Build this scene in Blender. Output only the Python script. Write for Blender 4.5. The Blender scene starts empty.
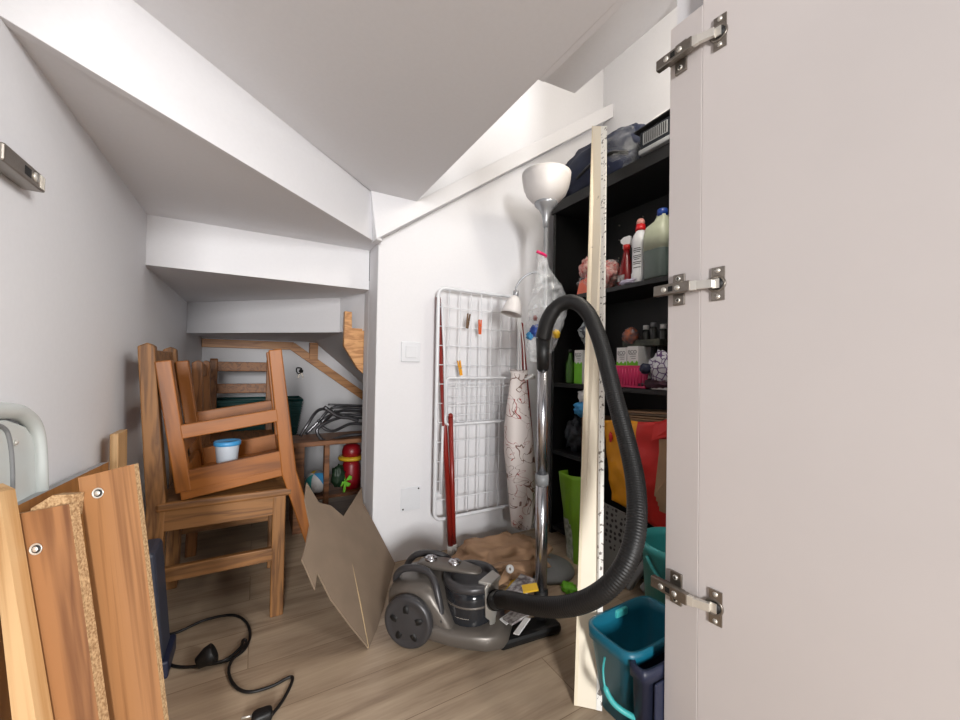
import bpy, math, random
from mathutils import Vector as V, Matrix as M
from mathutils import noise as N
PI=math.pi
sc=bpy.context.scene; COL=sc.collection
# ------------------------------------------------------------------ camera
FPX=388.; yaw,pit,rol=math.radians(30),math.radians(.89),math.radians(1.0)
CF=V((math.sin(yaw)*math.cos(pit),math.cos(yaw)*math.cos(pit),math.sin(pit)))
R0=V((math.cos(yaw),-math.sin(yaw),0)); U0=R0.cross(CF)
CR=R0*math.cos(rol)+U0*math.sin(rol); CU=-R0*math.sin(rol)+U0*math.cos(rol)
CP=V((0,0,.9))
cd=bpy.data.cameras.new('camera'); cam=bpy.data.objects.new('camera',cd); COL.objects.link(cam)
cd.sensor_width=36; cd.sensor_fit='HORIZONTAL'; cd.lens=36*FPX/960; cd.clip_start=.01
cam.matrix_world=M(((CR.x,CU.x,-CF.x,0),(CR.y,CU.y,-CF.y,0),(CR.z,CU.z,-CF.z,.9),(0,0,0,1)))
sc.camera=cam
# measuring helpers: a pixel of the photograph to a point on a real plane of the room
def ray(x,y): return CF+CR*((x-480)/FPX)+CU*((360-y)/FPX)
def atZ(x,y,z=0.): r=ray(x,y); return CP+r*((z-CP.z)/r.z)
def atY(x,y,Y): r=ray(x,y); return CP+r*(Y/r.y)
def atX(x,y,X): r=ray(x,y); return CP+r*(X/r.x)
def atT(x,y,t): return CP+ray(x,y)*t
# ------------------------------------------------------------------ materials
def lin(c):
    o=[]
    for v in c:
        v/=255.; o.append(v/12.92 if v<=.04045 else ((v+.055)/1.055)**2.4)
    return (*o,1)
def base(name,col,rough=.5,metal=0.,spec=.5):
    m=bpy.data.materials.new(name); m.use_nodes=True; nt=m.node_tree; b=nt.nodes['Principled BSDF']
    b.inputs['Base Color'].default_value=lin(col); b.inputs['Roughness'].default_value=rough
    b.inputs['Metallic'].default_value=metal; b.inputs['Specular IOR Level'].default_value=spec
    return m,nt,b
def nd(nt,t,**k):
    n=nt.nodes.new(t)
    for a,v in k.items():
        if a in n.inputs: n.inputs[a].default_value=v
        else: setattr(n,a,v)
    return n
def mat(name,col,rough=.5,metal=0.,var=.06,scale=30.,bump=.1,spec=.5,dist=.002,col2=None):
    m,nt,b=base(name,col,rough,metal,spec)
    tc=nd(nt,'ShaderNodeTexCoord'); n=nd(nt,'ShaderNodeTexNoise',Scale=scale,Detail=4.); nt.links.new(tc.outputs['Object'],n.inputs['Vector'])
    r=nd(nt,'ShaderNodeValToRGB'); c=lin(col)
    if col2: c0=lin(col2)
    else: c0=tuple(x*(1-var) for x in c[:3])+(1,)
    r.color_ramp.elements[0].color=c0; r.color_ramp.elements[1].color=c
    r.color_ramp.elements[0].position=.35; r.color_ramp.elements[1].position=.65
    nt.links.new(n.outputs['Fac'],r.inputs['Fac']); nt.links.new(r.outputs['Color'],b.inputs['Base Color'])
    if bump:
        bp=nd(nt,'ShaderNodeBump',Strength=bump,Distance=dist); nt.links.new(n.outputs['Fac'],bp.inputs['Height']); nt.links.new(bp.outputs['Normal'],b.inputs['Normal'])
    return m
def wood(name,c1,c2,axis='x',rough=.45,s=22.,stretch=.06,c3=None,dist=2.5):
    m,nt,b=base(name,c1,rough)
    tc=nd(nt,'ShaderNodeTexCoord'); mp=nd(nt,'ShaderNodeMapping'); sv={'x':(stretch,1,1),'y':(1,stretch,1),'z':(1,1,stretch)}[axis]
    mp.inputs['Scale'].default_value=sv
    nt.links.new(tc.outputs['Object'],mp.inputs['Vector'])
    n=nd(nt,'ShaderNodeTexNoise',Scale=s,Detail=3.,Distortion=.6); nt.links.new(mp.outputs['Vector'],n.inputs['Vector'])
    mu=nd(nt,'ShaderNodeMath',operation='MULTIPLY'); mu.inputs[1].default_value=dist*2; nt.links.new(n.outputs['Fac'],mu.inputs[0])
    fr=nd(nt,'ShaderNodeMath',operation='PINGPONG'); fr.inputs[1].default_value=.5; nt.links.new(mu.outputs[0],fr.inputs[0])
    n2=nd(nt,'ShaderNodeTexNoise',Scale=s*7,Detail=3.); nt.links.new(mp.outputs['Vector'],n2.inputs['Vector'])
    ad=nd(nt,'ShaderNodeMath',operation='MULTIPLY_ADD'); ad.inputs[1].default_value=.5; nt.links.new(n2.outputs['Fac'],ad.inputs[0]); nt.links.new(fr.outputs[0],ad.inputs[2])
    r=nd(nt,'ShaderNodeValToRGB'); r.color_ramp.elements[0].color=lin(c2); r.color_ramp.elements[1].color=lin(c1)
    r.color_ramp.elements[0].position=.22; r.color_ramp.elements[1].position=.6
    if c3: e=r.color_ramp.elements.new(.85); e.color=lin(c3)
    nt.links.new(ad.outputs[0],r.inputs['Fac']); nt.links.new(r.outputs['Color'],b.inputs['Base Color'])
    bp=nd(nt,'ShaderNodeBump',Strength=.12,Distance=.001); nt.links.new(ad.outputs[0],bp.inputs['Height']); nt.links.new(bp.outputs['Normal'],b.inputs['Normal'])
    return m
def film(name,col=(235,238,240),alpha=.25,rough=.15):
    m,nt,b=base(name,col,rough)
    out=nt.nodes['Material Output']; tr=nd(nt,'ShaderNodeBsdfTransparent'); mx=nd(nt,'ShaderNodeMixShader')
    tc=nd(nt,'ShaderNodeTexCoord'); n=nd(nt,'ShaderNodeTexNoise',Scale=9.,Detail=2.,Distortion=2.5); nt.links.new(tc.outputs['Object'],n.inputs['Vector'])
    r=nd(nt,'ShaderNodeMapRange'); r.inputs[1].default_value=.4; r.inputs[2].default_value=.7; r.inputs[3].default_value=alpha*.5; r.inputs[4].default_value=min(1,alpha*2.4)
    nt.links.new(n.outputs['Fac'],r.inputs[0]); nt.links.new(r.outputs[0],mx.inputs[0])
    nt.links.new(tr.outputs[0],mx.inputs[1]); nt.links.new(b.outputs[0],mx.inputs[2]); nt.links.new(mx.outputs[0],out.inputs['Surface'])
    return m
def scuffed(name,col,dark,thr=.62,scale=60.,rough=.5):   # paint with dark chips
    m,nt,b=base(name,col,rough)
    tc=nd(nt,'ShaderNodeTexCoord'); n=nd(nt,'ShaderNodeTexNoise',Scale=scale,Detail=6.); nt.links.new(tc.outputs['Object'],n.inputs['Vector'])
    r=nd(nt,'ShaderNodeValToRGB'); r.color_ramp.elements[0].position=thr; r.color_ramp.elements[1].position=thr+.03
    r.color_ramp.elements[0].color=lin(col); r.color_ramp.elements[1].color=lin(dark)
    nt.links.new(n.outputs['Fac'],r.inputs['Fac']); nt.links.new(r.outputs['Color'],b.inputs['Base Color']); return m
def floor_mat():
    m,nt,b=base('laminate',(150,126,104),.42)
    tc=nd(nt,'ShaderNodeTexCoord'); mp=nd(nt,'ShaderNodeMapping'); nt.links.new(tc.outputs['Object'],mp.inputs['Vector'])
    br=nd(nt,'ShaderNodeTexBrick',Scale=1.); br.offset=.37
    br.inputs['Brick Width'].default_value=1.25; br.inputs['Row Height'].default_value=.19; br.inputs['Mortar Size'].default_value=.0012; br.inputs['Bias'].default_value=0.
    br.inputs['Color1'].default_value=(0,0,0,1); br.inputs['Color2'].default_value=(1,1,1,1); br.inputs['Mortar'].default_value=(.5,.5,.5,1)
    nt.links.new(mp.outputs['Vector'],br.inputs['Vector'])
    mp2=nd(nt,'ShaderNodeMapping'); mp2.inputs['Scale'].default_value=(.09,1,1); nt.links.new(tc.outputs['Object'],mp2.inputs['Vector'])
    ofs=nd(nt,'ShaderNodeVectorMath',operation='ADD'); nt.links.new(mp2.outputs['Vector'],ofs.inputs[0])
    sc_=nd(nt,'ShaderNodeVectorMath',operation='SCALE'); sc_.inputs[3].default_value=7.; nt.links.new(br.outputs['Color'],sc_.inputs[0]); nt.links.new(sc_.outputs[0],ofs.inputs[1])
    n=nd(nt,'ShaderNodeTexNoise',Scale=14.,Detail=5.,Distortion=1.2); nt.links.new(ofs.outputs[0],n.inputs['Vector'])
    n2=nd(nt,'ShaderNodeTexNoise',Scale=130.,Detail=3.); nt.links.new(ofs.outputs[0],n2.inputs['Vector'])
    ad=nd(nt,'ShaderNodeMath',operation='MULTIPLY_ADD'); ad.inputs[1].default_value=.35; nt.links.new(n2.outputs['Fac'],ad.inputs[0]); nt.links.new(n.outputs['Fac'],ad.inputs[2])
    r=nd(nt,'ShaderNodeValToRGB'); e=r.color_ramp.elements
    e[0].position=.45; e[0].color=lin((142,122,102)); e[1].position=.92; e[1].color=lin((186,166,142))
    k=e.new(.62); k.color=lin((164,144,122))
    nt.links.new(ad.outputs[0],r.inputs['Fac'])
    mx=nd(nt,'ShaderNodeMixRGB',blend_type='MULTIPLY'); mx.inputs[2].default_value=lin((190,180,172)); nt.links.new(br.outputs['Fac'],mx.inputs[0]); nt.links.new(r.outputs['Color'],mx.inputs[1])
    nt.links.new(mx.outputs[0],b.inputs['Base Color'])
    bp=nd(nt,'ShaderNodeBump',Strength=.08,Distance=.001); nt.links.new(ad.outputs[0],bp.inputs['Height']); nt.links.new(bp.outputs['Normal'],b.inputs['Normal'])
    return m
def sketch_mat():   # pale cloth with loose line drawings in brown and red
    m,nt,b=base('printed_cloth',(205,196,192),.85)
    tc=nd(nt,'ShaderNodeTexCoord')
    def lines(scale,lo,w,distn):
        n=nd(nt,'ShaderNodeTexNoise',Scale=scale,Detail=1.,Distortion=distn); nt.links.new(tc.outputs['Object'],n.inputs['Vector'])
        s=nd(nt,'ShaderNodeMath',operation='SUBTRACT'); s.inputs[1].default_value=lo; nt.links.new(n.outputs['Fac'],s.inputs[0])
        a=nd(nt,'ShaderNodeMath',operation='ABSOLUTE'); nt.links.new(s.outputs[0],a.inputs[0])
        l=nd(nt,'ShaderNodeMath',operation='LESS_THAN'); l.inputs[1].default_value=w; nt.links.new(a.outputs[0],l.inputs[0]); return l
    l1=lines(8.5,.5,.0085,1.6); l2=lines(7.,.60,.008,2.2)
    x1=nd(nt,'ShaderNodeMixRGB'); x1.inputs[1].default_value=lin((208,200,197)); x1.inputs[2].default_value=lin((118,92,84)); nt.links.new(l1.outputs[0],x1.inputs[0])
    x2=nd(nt,'ShaderNodeMixRGB'); x2.inputs[2].default_value=lin((150,62,60)); nt.links.new(x1.outputs[0],x2.inputs[1]); nt.links.new(l2.outputs[0],x2.inputs[0])
    nt.links.new(x2.outputs[0],b.inputs['Base Color']); return m
m_paint=mat('white_paint',(226,226,229),.75,var=.015,scale=90,bump=.06,dist=.001)
m_soffit=m_paint
m_floor=floor_mat()
m_lam=mat('white_laminate',(212,205,203),.38,var=.02,scale=4,bump=0)
m_edge=mat('white_edging',(226,222,220),.4,var=.01,bump=0)
m_pine_x=wood('pine_x',(196,140,86),(160,104,58),'x'); m_pine_z=wood('pine_z',(196,140,86),(160,104,58),'z')
m_steel=mat('nickel',(150,143,135),.32,.9,var=.1,scale=200,bump=0); m_steel_l=mat('bright_nickel',(226,222,214),.3,.6,bump=0)
m_dark=mat('dark_slot',(20,20,20),.6,bump=0)
m_chA=wood('oak_matt',(140,97,54),(98,64,34),'z',.55,20,.1); m_chAx=wood('oak_matt_x',(140,97,54),(98,64,34),'x',.55,20,.08)
m_chB=wood('honey_varnish_z',(146,86,26),(112,62,14),'z',.45,14,.08,dist=1.5); m_chBx=wood('honey_varnish_x',(146,86,26),(112,62,14),'x',.45,14,.08,dist=1.5)
m_chC=wood('brown_pine_z',(152,100,56),(110,70,38),'z',.5,20,.1); m_chCx=wood('brown_pine_x',(152,100,56),(110,70,38),'x',.5,20,.1)
m_black=mat('black_melamine',(20,20,21),.5,var=.2,scale=60,bump=.05)
m_blackside=mat('black_plastic',(13,13,14),.5,var=.15,bump=0)
m_white=mat('white_enamel',(222,224,228),.35,bump=0,var=.02)
m_red=mat('red_lacquer',(136,34,26),.3,var=.15,scale=12,bump=0)
m_chrome=mat('chrome',(190,190,194),.26,1.,var=.05,bump=0)
m_gun=mat('gunmetal_plastic',(104,98,92),.36,.35,var=.05,scale=8,bump=0); m_gun2=mat('dark_gunmetal',(66,65,67),.35,.25,var=.05,bump=0)
m_smoke=mat('smoked_plastic',(38,40,44),.12,var=.1,scale=5,bump=0); m_silver=mat('silver_plastic',(186,184,178),.3,.6,var=.04,bump=0)
m_card=mat('cardboard',(134,116,98),.85,var=.12,scale=9,bump=.15); m_cardedge=mat('cardboard_edge',(176,152,118),.9,var=.2,scale=150)
m_kraft=mat('kraft_paper',(170,136,106),.8,var=.15,scale=8,bump=.3,dist=.006)
m_teal=mat('teal_plastic',(20,104,128),.4,var=.06,scale=12,bump=0); m_teal_l=mat('light_teal_plastic',(70,178,178),.35,var=.05,bump=0)
m_navy=mat('navy_plastic',(36,42,66),.45,var=.08,bump=.02)
m_navycloth=mat('navy_cloth',(24,34,62),.7,var=.3,scale=14,bump=.5,dist=.01)
m_yel=mat('yellow_woven',(232,156,22),.45,var=.12,scale=10,bump=.35,dist=.008); m_redw=mat('red_woven',(206,34,30),.45,var=.12,scale=10,bump=.35,dist=.008)
m_green=mat('green_woven',(120,170,36),.5,var=.15,scale=12,bump=.3,dist=.006); m_lime=mat('lime_plastic',(112,190,40),.5,var=.1)
m_paper=mat('white_paper',(222,222,222),.7,var=.05,scale=20,bump=.1); m_print=mat('printed_paper',(180,178,176),.6,var=.5,scale=60,bump=.1,col2=(96,84,88))
m_yp=mat('yellow_paper',(214,172,40),.5,var=.08); m_lilac=mat('lilac_print',(170,160,186),.6,var=.3,scale=60,col2=(90,80,110))
m_pink=mat('magenta_plastic',(206,34,96),.4,var=.06); m_film=film('clear_film'); m_film3=film('thin_film',alpha=.09); m_film2=film('clear_film_dense',alpha=.15)
m_orange=mat('orange_print',(240,120,92),.5,var=.06); m_rednet=mat('red_print',(190,40,36),.45,var=.3,scale=45,col2=(226,190,180))
m_blue=mat('blue_plastic',(28,62,140),.4,var=.06); m_skyb=mat('sky_blue_plastic',(66,150,206),.4,var=.06)
m_greyp=mat('grey_plastic',(128,130,132),.45,var=.06,bump=0); m_lampgrey=mat('lamp_silver',(158,160,164),.32,.5,bump=0,var=.04)
m_cgrey=mat('charcoal_plastic',(60,62,64),.5,var=.1)
def glassy(name,col,rough=.25,tr=.6):
    m,nt,b=base(name,col,rough); b.inputs['Transmission Weight'].default_value=tr
    n=nd(nt,'ShaderNodeTexNoise',Scale=3.); mr=nd(nt,'ShaderNodeMapRange'); mr.inputs[3].default_value=rough*.9; mr.inputs[4].default_value=rough*1.1
    nt.links.new(n.outputs['Fac'],mr.inputs[0]); nt.links.new(mr.outputs[0],b.inputs['Roughness']); return m
m_shade=mat('frosted_shade',(214,210,208),.4,bump=0,var=.02)
m_clearjug=glassy('clear_plastic_jug',(196,206,192),.3,.35); m_grn=mat('grey_green_liquid',(84,96,92),.3,var=.08,bump=0)
m_redbot=mat('dark_red_bottle',(120,18,24),.25,var=.1,bump=0); m_gbot=glassy('green_bottle',(70,120,40),.2,.4)
# ------------------------------------------------------------------ mesh builder
ORG={}
class MB:
    def __init__(s): s.v=[]; s.f=[]; s.mi=0; s.sm=False
    def add(s,vs,fs,smooth=None):
        o=len(s.v); s.v+=[V(p) for p in vs]; sm=s.sm if smooth is None else smooth
        s.f+=[([i+o for i in f],s.mi,sm) for f in fs]; return s
    def box(s,c,d,R=None):
        c=V(c); h=V(d)/2; ps=[]
        for z in(-1,1):
            for y in(-1,1):
                for x in(-1,1):
                    p=V((x*h.x,y*h.y,z*h.z)); ps.append(c+(R@p if R else p))
        return s.add(ps,[(0,2,3,1),(4,5,7,6),(0,1,5,4),(2,6,7,3),(0,4,6,2),(1,3,7,5)],False)
    def ab(s,a,b): a=V(a);b=V(b); return s.box((a+b)/2,[abs(x) for x in(b-a)])
    def bar(s,p0,p1,w,h,side=(0,1,0)):
        p0=V(p0);p1=V(p1); z=(p1-p0).normalized(); y=V(side); y=(y-z*y.dot(z)).normalized(); x=y.cross(z)
        ps=[p+x*a*h/2+y*b*w/2 for p in(p0,p1) for a,b in((-1,-1),(1,-1),(1,1),(-1,1))]
        return s.add(ps,[(3,2,1,0),(4,5,6,7),(0,1,5,4),(1,2,6,5),(2,3,7,6),(3,0,4,7)],False)
    def slab(s,pts,vec,smooth=False):
        pts=[V(p) for p in pts]; vec=V(vec); n=len(pts)
        return s.add(pts+[p+vec for p in pts],[tuple(range(n))[::-1],tuple(range(n,2*n))]+[(i,(i+1)%n,n+(i+1)%n,n+i) for i in range(n)],smooth)
    def loft(s,rings,cap=True,closed=True,smooth=True):
        n=len(rings[0]); vs=[p for r in rings for p in r]; fs=[]
        for k in range(len(rings)-1):
            for i in range(n if closed else n-1):
                j=(i+1)%n; fs.append((k*n+i,k*n+j,(k+1)*n+j,(k+1)*n+i))
        if cap: fs.append(tuple(range(n))[::-1]); fs.append(tuple(range((len(rings)-1)*n,len(rings)*n)))
        return s.add(vs,fs,smooth)
    def tube(s,pts,r,n=10,closed=False,corr=None):
        pts=[V(p) for p in pts]; L=len(pts); rings=[]; up=None; acc=0
        for i,p in enumerate(pts):
            if closed: t=(pts[(i+1)%L]-pts[i-1]).normalized()
            else: t=(pts[min(i+1,L-1)]-pts[max(i-1,0)]).normalized()
            if up is None: up=t.cross(V((.3,.5,.81))).normalized()
            up=(up-t*up.dot(t)).normalized(); w=t.cross(up)
            rr=r[i] if isinstance(r,(list,tuple)) else r
            rings.append([p+(up*math.cos(a)+w*math.sin(a))*rr for a in [2*PI*k/n for k in range(n)]])
        if closed:
            rings.append(rings[0]); return s.loft(rings,False)
        return s.loft(rings,True)
    def lathe(s,o,prof,n=28,R=None,cap=True):
        o=V(o); rings=[]
        for r,z in prof:
            ring=[]
            for k in range(n):
                a=2*PI*k/n; p=V((r*math.cos(a),r*math.sin(a),z)); ring.append(o+(R@p if R else p))
            rings.append(ring)
        return s.loft(rings,cap)
    def cyl(s,p0,p1,r,n=20,r2=None):
        return s.tube([p0,p1],[r,r if r2 is None else r2],n)
    def grid(s,fn,nu,nv,smooth=True):
        vs=[fn(i/nu,j/nv) for i in range(nu+1) for j in range(nv+1)]; w=nv+1
        return s.add(vs,[(i*w+j,(i+1)*w+j,(i+1)*w+j+1,i*w+j+1) for i in range(nu) for j in range(nv)],smooth)
    def blob(s,c,r,amp=.15,sc=3.,seed=0,n=24,flat=None,pw=1.):
        c=V(c); rings=[]
        for i in range(n+1):
            th=PI*i/n; ring=[]
            for k in range(n*2):
                a=PI*k/n; d=V((math.sin(th)*math.cos(a),math.sin(th)*math.sin(a),math.cos(th)))
                q=V([math.copysign(abs(x)**pw,x) for x in d]) if pw!=1 else d
                f=1+amp*N.noise(d*sc+V((seed*7.3,seed,0)))+amp*.5*N.noise(d*sc*2.7+V((seed,3,1)))
                p=c+V((q.x*r[0],q.y*r[1],q.z*r[2]))*f
                if flat is not None and p.z<flat: p.z=flat+.0005*math.sin(a*3)
                ring.append(p)
            rings.append(ring)
        return s.loft(rings,False)
    def build(s,name,mats,parent=None,bevel=0,solid=0,org=None,sub=0,seg=2):
        me=bpy.data.meshes.new(name)
        if not isinstance(mats,(list,tuple)): mats=[mats]
        if parent is not None: o0=ORG[parent.name]
        elif org is not None: o0=V(org)
        else:
            xs=[p.x for p in s.v];ys=[p.y for p in s.v];zs=[p.z for p in s.v]
            o0=V(((min(xs)+max(xs))/2,(min(ys)+max(ys))/2,min(zs)))
        me.from_pydata([tuple(p-o0) for p in s.v],[],[f[0] for f in s.f])
        for m in mats: me.materials.append(m)
        for p,(_,mi,sm) in zip(me.polygons,s.f): p.material_index=mi; p.use_smooth=sm
        import bmesh
        bm=bmesh.new(); bm.from_mesh(me); bmesh.ops.recalc_face_normals(bm,faces=bm.faces); bm.to_mesh(me); bm.free()
        o=bpy.data.objects.new(name,me); COL.objects.link(o)
        if parent is not None: o.parent=parent
        else: o.location=o0
        ORG[o.name]=o0
        if solid: md=o.modifiers.new('solidify','SOLIDIFY'); md.thickness=solid; md.offset=0
        if bevel: md=o.modifiers.new('bevel','BEVEL'); md.width=bevel; md.segments=seg; md.limit_method='ANGLE'; md.angle_limit=.7
        if sub: md=o.modifiers.new('subsurf','SUBSURF'); md.levels=sub; md.render_levels=sub
        return o
def tag(o,label,cat,group=None):
    o['label']=label; o['category']=cat
    if group: o['group']=group
    return o
def thing(name,loc,label,cat,group=None):
    o=bpy.data.objects.new(name,None); o.empty_display_size=.05; COL.objects.link(o); o.location=loc; ORG[o.name]=V(loc)
    return tag(o,label,cat,group)
def struct(o): o['kind']='structure'; return o
def spl(pts,k=8,closed=False):
    pts=[V(p) for p in pts]; n=len(pts); out=[]
    for i in range(n if closed else n-1):
        p0=pts[i-1] if (i>0 or closed) else pts[0]*2-pts[1]; p1=pts[i]; p2=pts[(i+1)%n]; p3=pts[(i+2)%n] if (i+2<n or closed) else p2*2-p1
        for j in range(k):
            t=j/k; out.append(.5*((2*p1)+(p2-p0)*t+(2*p0-5*p1+4*p2-p3)*t*t+(3*p1-p0-3*p2+p3)*t**3))
    if not closed: out.append(pts[-1])
    return out
def text(body,size,mat_,parent,pos,xdir,ydir,name='lettering'):
    cu=bpy.data.curves.new('t','FONT'); cu.body=body; cu.size=size; cu.extrude=.0004; cu.align_x='CENTER'; cu.align_y='CENTER'
    to=bpy.data.objects.new('t',cu); COL.objects.link(to); dg=bpy.context.evaluated_depsgraph_get(); dg.update()
    me=bpy.data.meshes.new_from_object(to.evaluated_get(dg)); bpy.data.objects.remove(to)
    x=V(xdir).normalized(); y=V(ydir).normalized(); z=x.cross(y); R=M((x,y,z)).transposed(); o0=ORG[parent.name]
    for v in me.vertices: v.co=R@v.co+V(pos)-o0
    me.materials.clear(); me.materials.append(mat_); o=bpy.data.objects.new(name,me); COL.objects.link(o); o.parent=parent; ORG[o.name]=o0
    return o
# ------------------------------------------------------------------ room shell
XL=-.364; YR=1.725; XP=.462
Z0,Z1,Z2,Z3,Z4,Z5=1.068,1.255,1.444,1.632,1.82,2.008
def q(mb,*pts): mb.add(pts,[tuple(range(len(pts)))],False)
mb=MB(); mb.ab((-.6,-3.2,-.05),(2.2,3.6,0)); struct(mb.build('floor',m_floor,org=(0,0,0)))
mb=MB(); mb.ab((XL-.1,.25,0),(XL,1.872,Z3+.1)); mb.ab((XL-.1,1.872,0),(XL-.004,2.93,Z2)); mb.slab([(XL-.004,2.93,0),(XL+.04,3.4,0),(XL-.1,3.4,0),(XL-.1,2.93,0)],(0,0,Z2)); struct(mb.build('wall_left',m_paint,org=(0,0,0)))
mb=MB(); mb.ab((XL-.1,3.34,0),(1.86,3.42,1.5)); struct(mb.build('wall_back',m_paint,org=(0,0,0)))
# wall the drying rack leans on, with its free left end, sloped top under the stringer
mb=MB(); pf=[(XP,YR,0),(2.0,YR,0),(2.0,YR,3.0),(1.2,YR,3.0),(.606,YR,1.9),(XP,YR,1.7)]
mb.slab(pf,(0,.15,0)); mb.ab((XP,YR+.15,0),(XP+.012,1.96,1.3)); struct(mb.build('wall_middle',m_paint,org=(0,0,0),bevel=.004))
mb=MB(); mb.ab((1.862,.5,0),(2.0,YR,3.0)); struct(mb.build('wall_right',m_paint,org=(0,0,0)))
mb=MB(); mb.ab((.87,.5,0),(2.0,.575,3.0)); struct(mb.build('wall_front',m_paint,org=(0,0,0)))
# underside of the winding stair: level soffits joined by upright faces
mb=MB()
A=V((XL-.06,.88,0)); P=V((.415,1.66,0)); C2=V((.607,1.645,0)); Q=V((XP,1.872,0))
def at(p,z): return V((p[0],p[1],z))
TH=.03
mb.slab([at((XL-.08,.25),Z3),at((.607,.25),Z3),at(C2,Z3),at((.405,1.648),Z3),at((XL-.08,.84),Z3)],(0,0,TH))           # soffit 3
mb.slab([at((.430,1.700),Z2-.004),at((XL-.08,.825),Z2-.004),at((XL-.08,.83),Z3+TH),at((.405,1.655),Z3+TH)],(-.014,.015,0))    # riser below soffit 3
mb.slab([at((XL-.08,.835),Z2),at((XL-.08,1.89),Z2),at((XP+.01,1.89),Z2),at((XP+.01,1.728),Z2),at((.43,1.70),Z2)],(0,0,TH))  # soffit 2
mb.ab((XL-.08,1.872,Z1),(XP-.002,1.89,Z2+.005))                                                            # riser
mb.ab((XL-.08,1.885,Z1),(1.0,3.4,Z1+.02))                                                                      # soffit 1
mb.slab([(-.39,2.95,Z0),(.385,2.185,Z0),(.385,2.185,Z1+.01),(-.39,2.95,Z1+.01)],(.012,.012,0))
mb.slab([(.385,2.185,Z0),(.475,1.955,Z0),(.475,1.955,Z1+.01),(.385,2.185,Z1+.01)],(.01,.01,0))
mb.slab([(-.37,2.93,Z0),(-.37,3.4,Z0),(.40,3.4,Z0),(.40,2.18,Z0)],(0,0,.02))                                   # soffit 0
a,b_=V((.40,3.34,Z0)),V((.40,2.18,Z0)); mb.slab([a,b_,(1.0,2.18,.55),(1.0,3.34,.55)],(0,0,.02))
mb.slab([(.607,.25,Z4),(.905,.25,Z4),(.905,.965,Z4),(.765,.978,Z4),(.607,.79,Z4)],(0,0,TH)); mb.ab((.607,.25,Z3+.001),(.625,.78,Z4+.001))
mb.ab((.895,.25,Z5),(1.25,.66,Z5+TH)); mb.ab((.893,.25,Z4),(.905,.66,Z5))
mb.ab((-.5,.2,2.98),(2.05,1.9,3.03))
struct(mb.build('ceiling',m_soffit,org=(0,0,0),bevel=.0015))
# sloped stringer along the wall
mb=MB(); mb.slab([(.432,1.645,1.432),(1.90,1.645,2.469),(1.90,1.645,2.556),(.607,1.645,Z3+.004),(.405,1.645,Z3+.004)],(0,.08,0))
mb.slab([(.43,1.70,Z2-.012),(.405,1.645,Z3),(.432,1.645,1.432)],(.03,.02,0))
struct(mb.build('trim_1',m_paint,org=(0,0,0),bevel=.003))
# right jamb panel, header
mb=MB(); mb.ab((.85,.5005,0),(.868,.578,1.72)); struct(mb.build('trim_2',m_lam,org=(0,0,0),bevel=.001))
# timber under the stair
mb=MB(); mb.ab((-.33,3.31,1.0),(.25,3.338,1.058)); tl=mb; struct(tl.build('trim_3',m_pine_x,bevel=.002))
mb=MB(); p0=atY(292,346,3.3); p1=atY(372,402,3.3); mb.bar(p0,p1,.028,.06,(0,1,0)); mb.ab((.36,3.27,.93),(.42,3.33,1.06)); struct(mb.build('trim_4',m_pine_x,bevel=.002))
mb=MB(); YB=1.99
pts=[atY(x,y,YB) for x,y in((345,311),(352,312),(352,328),(366,329),(364,374),(358,369),(344,346))]
mb.slab(pts,(0,.035,0)); struct(mb.build('trim_5',wood('beech_bracket',(214,160,104),(176,120,70),'x',.5,26,.2),bevel=.0015))
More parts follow.
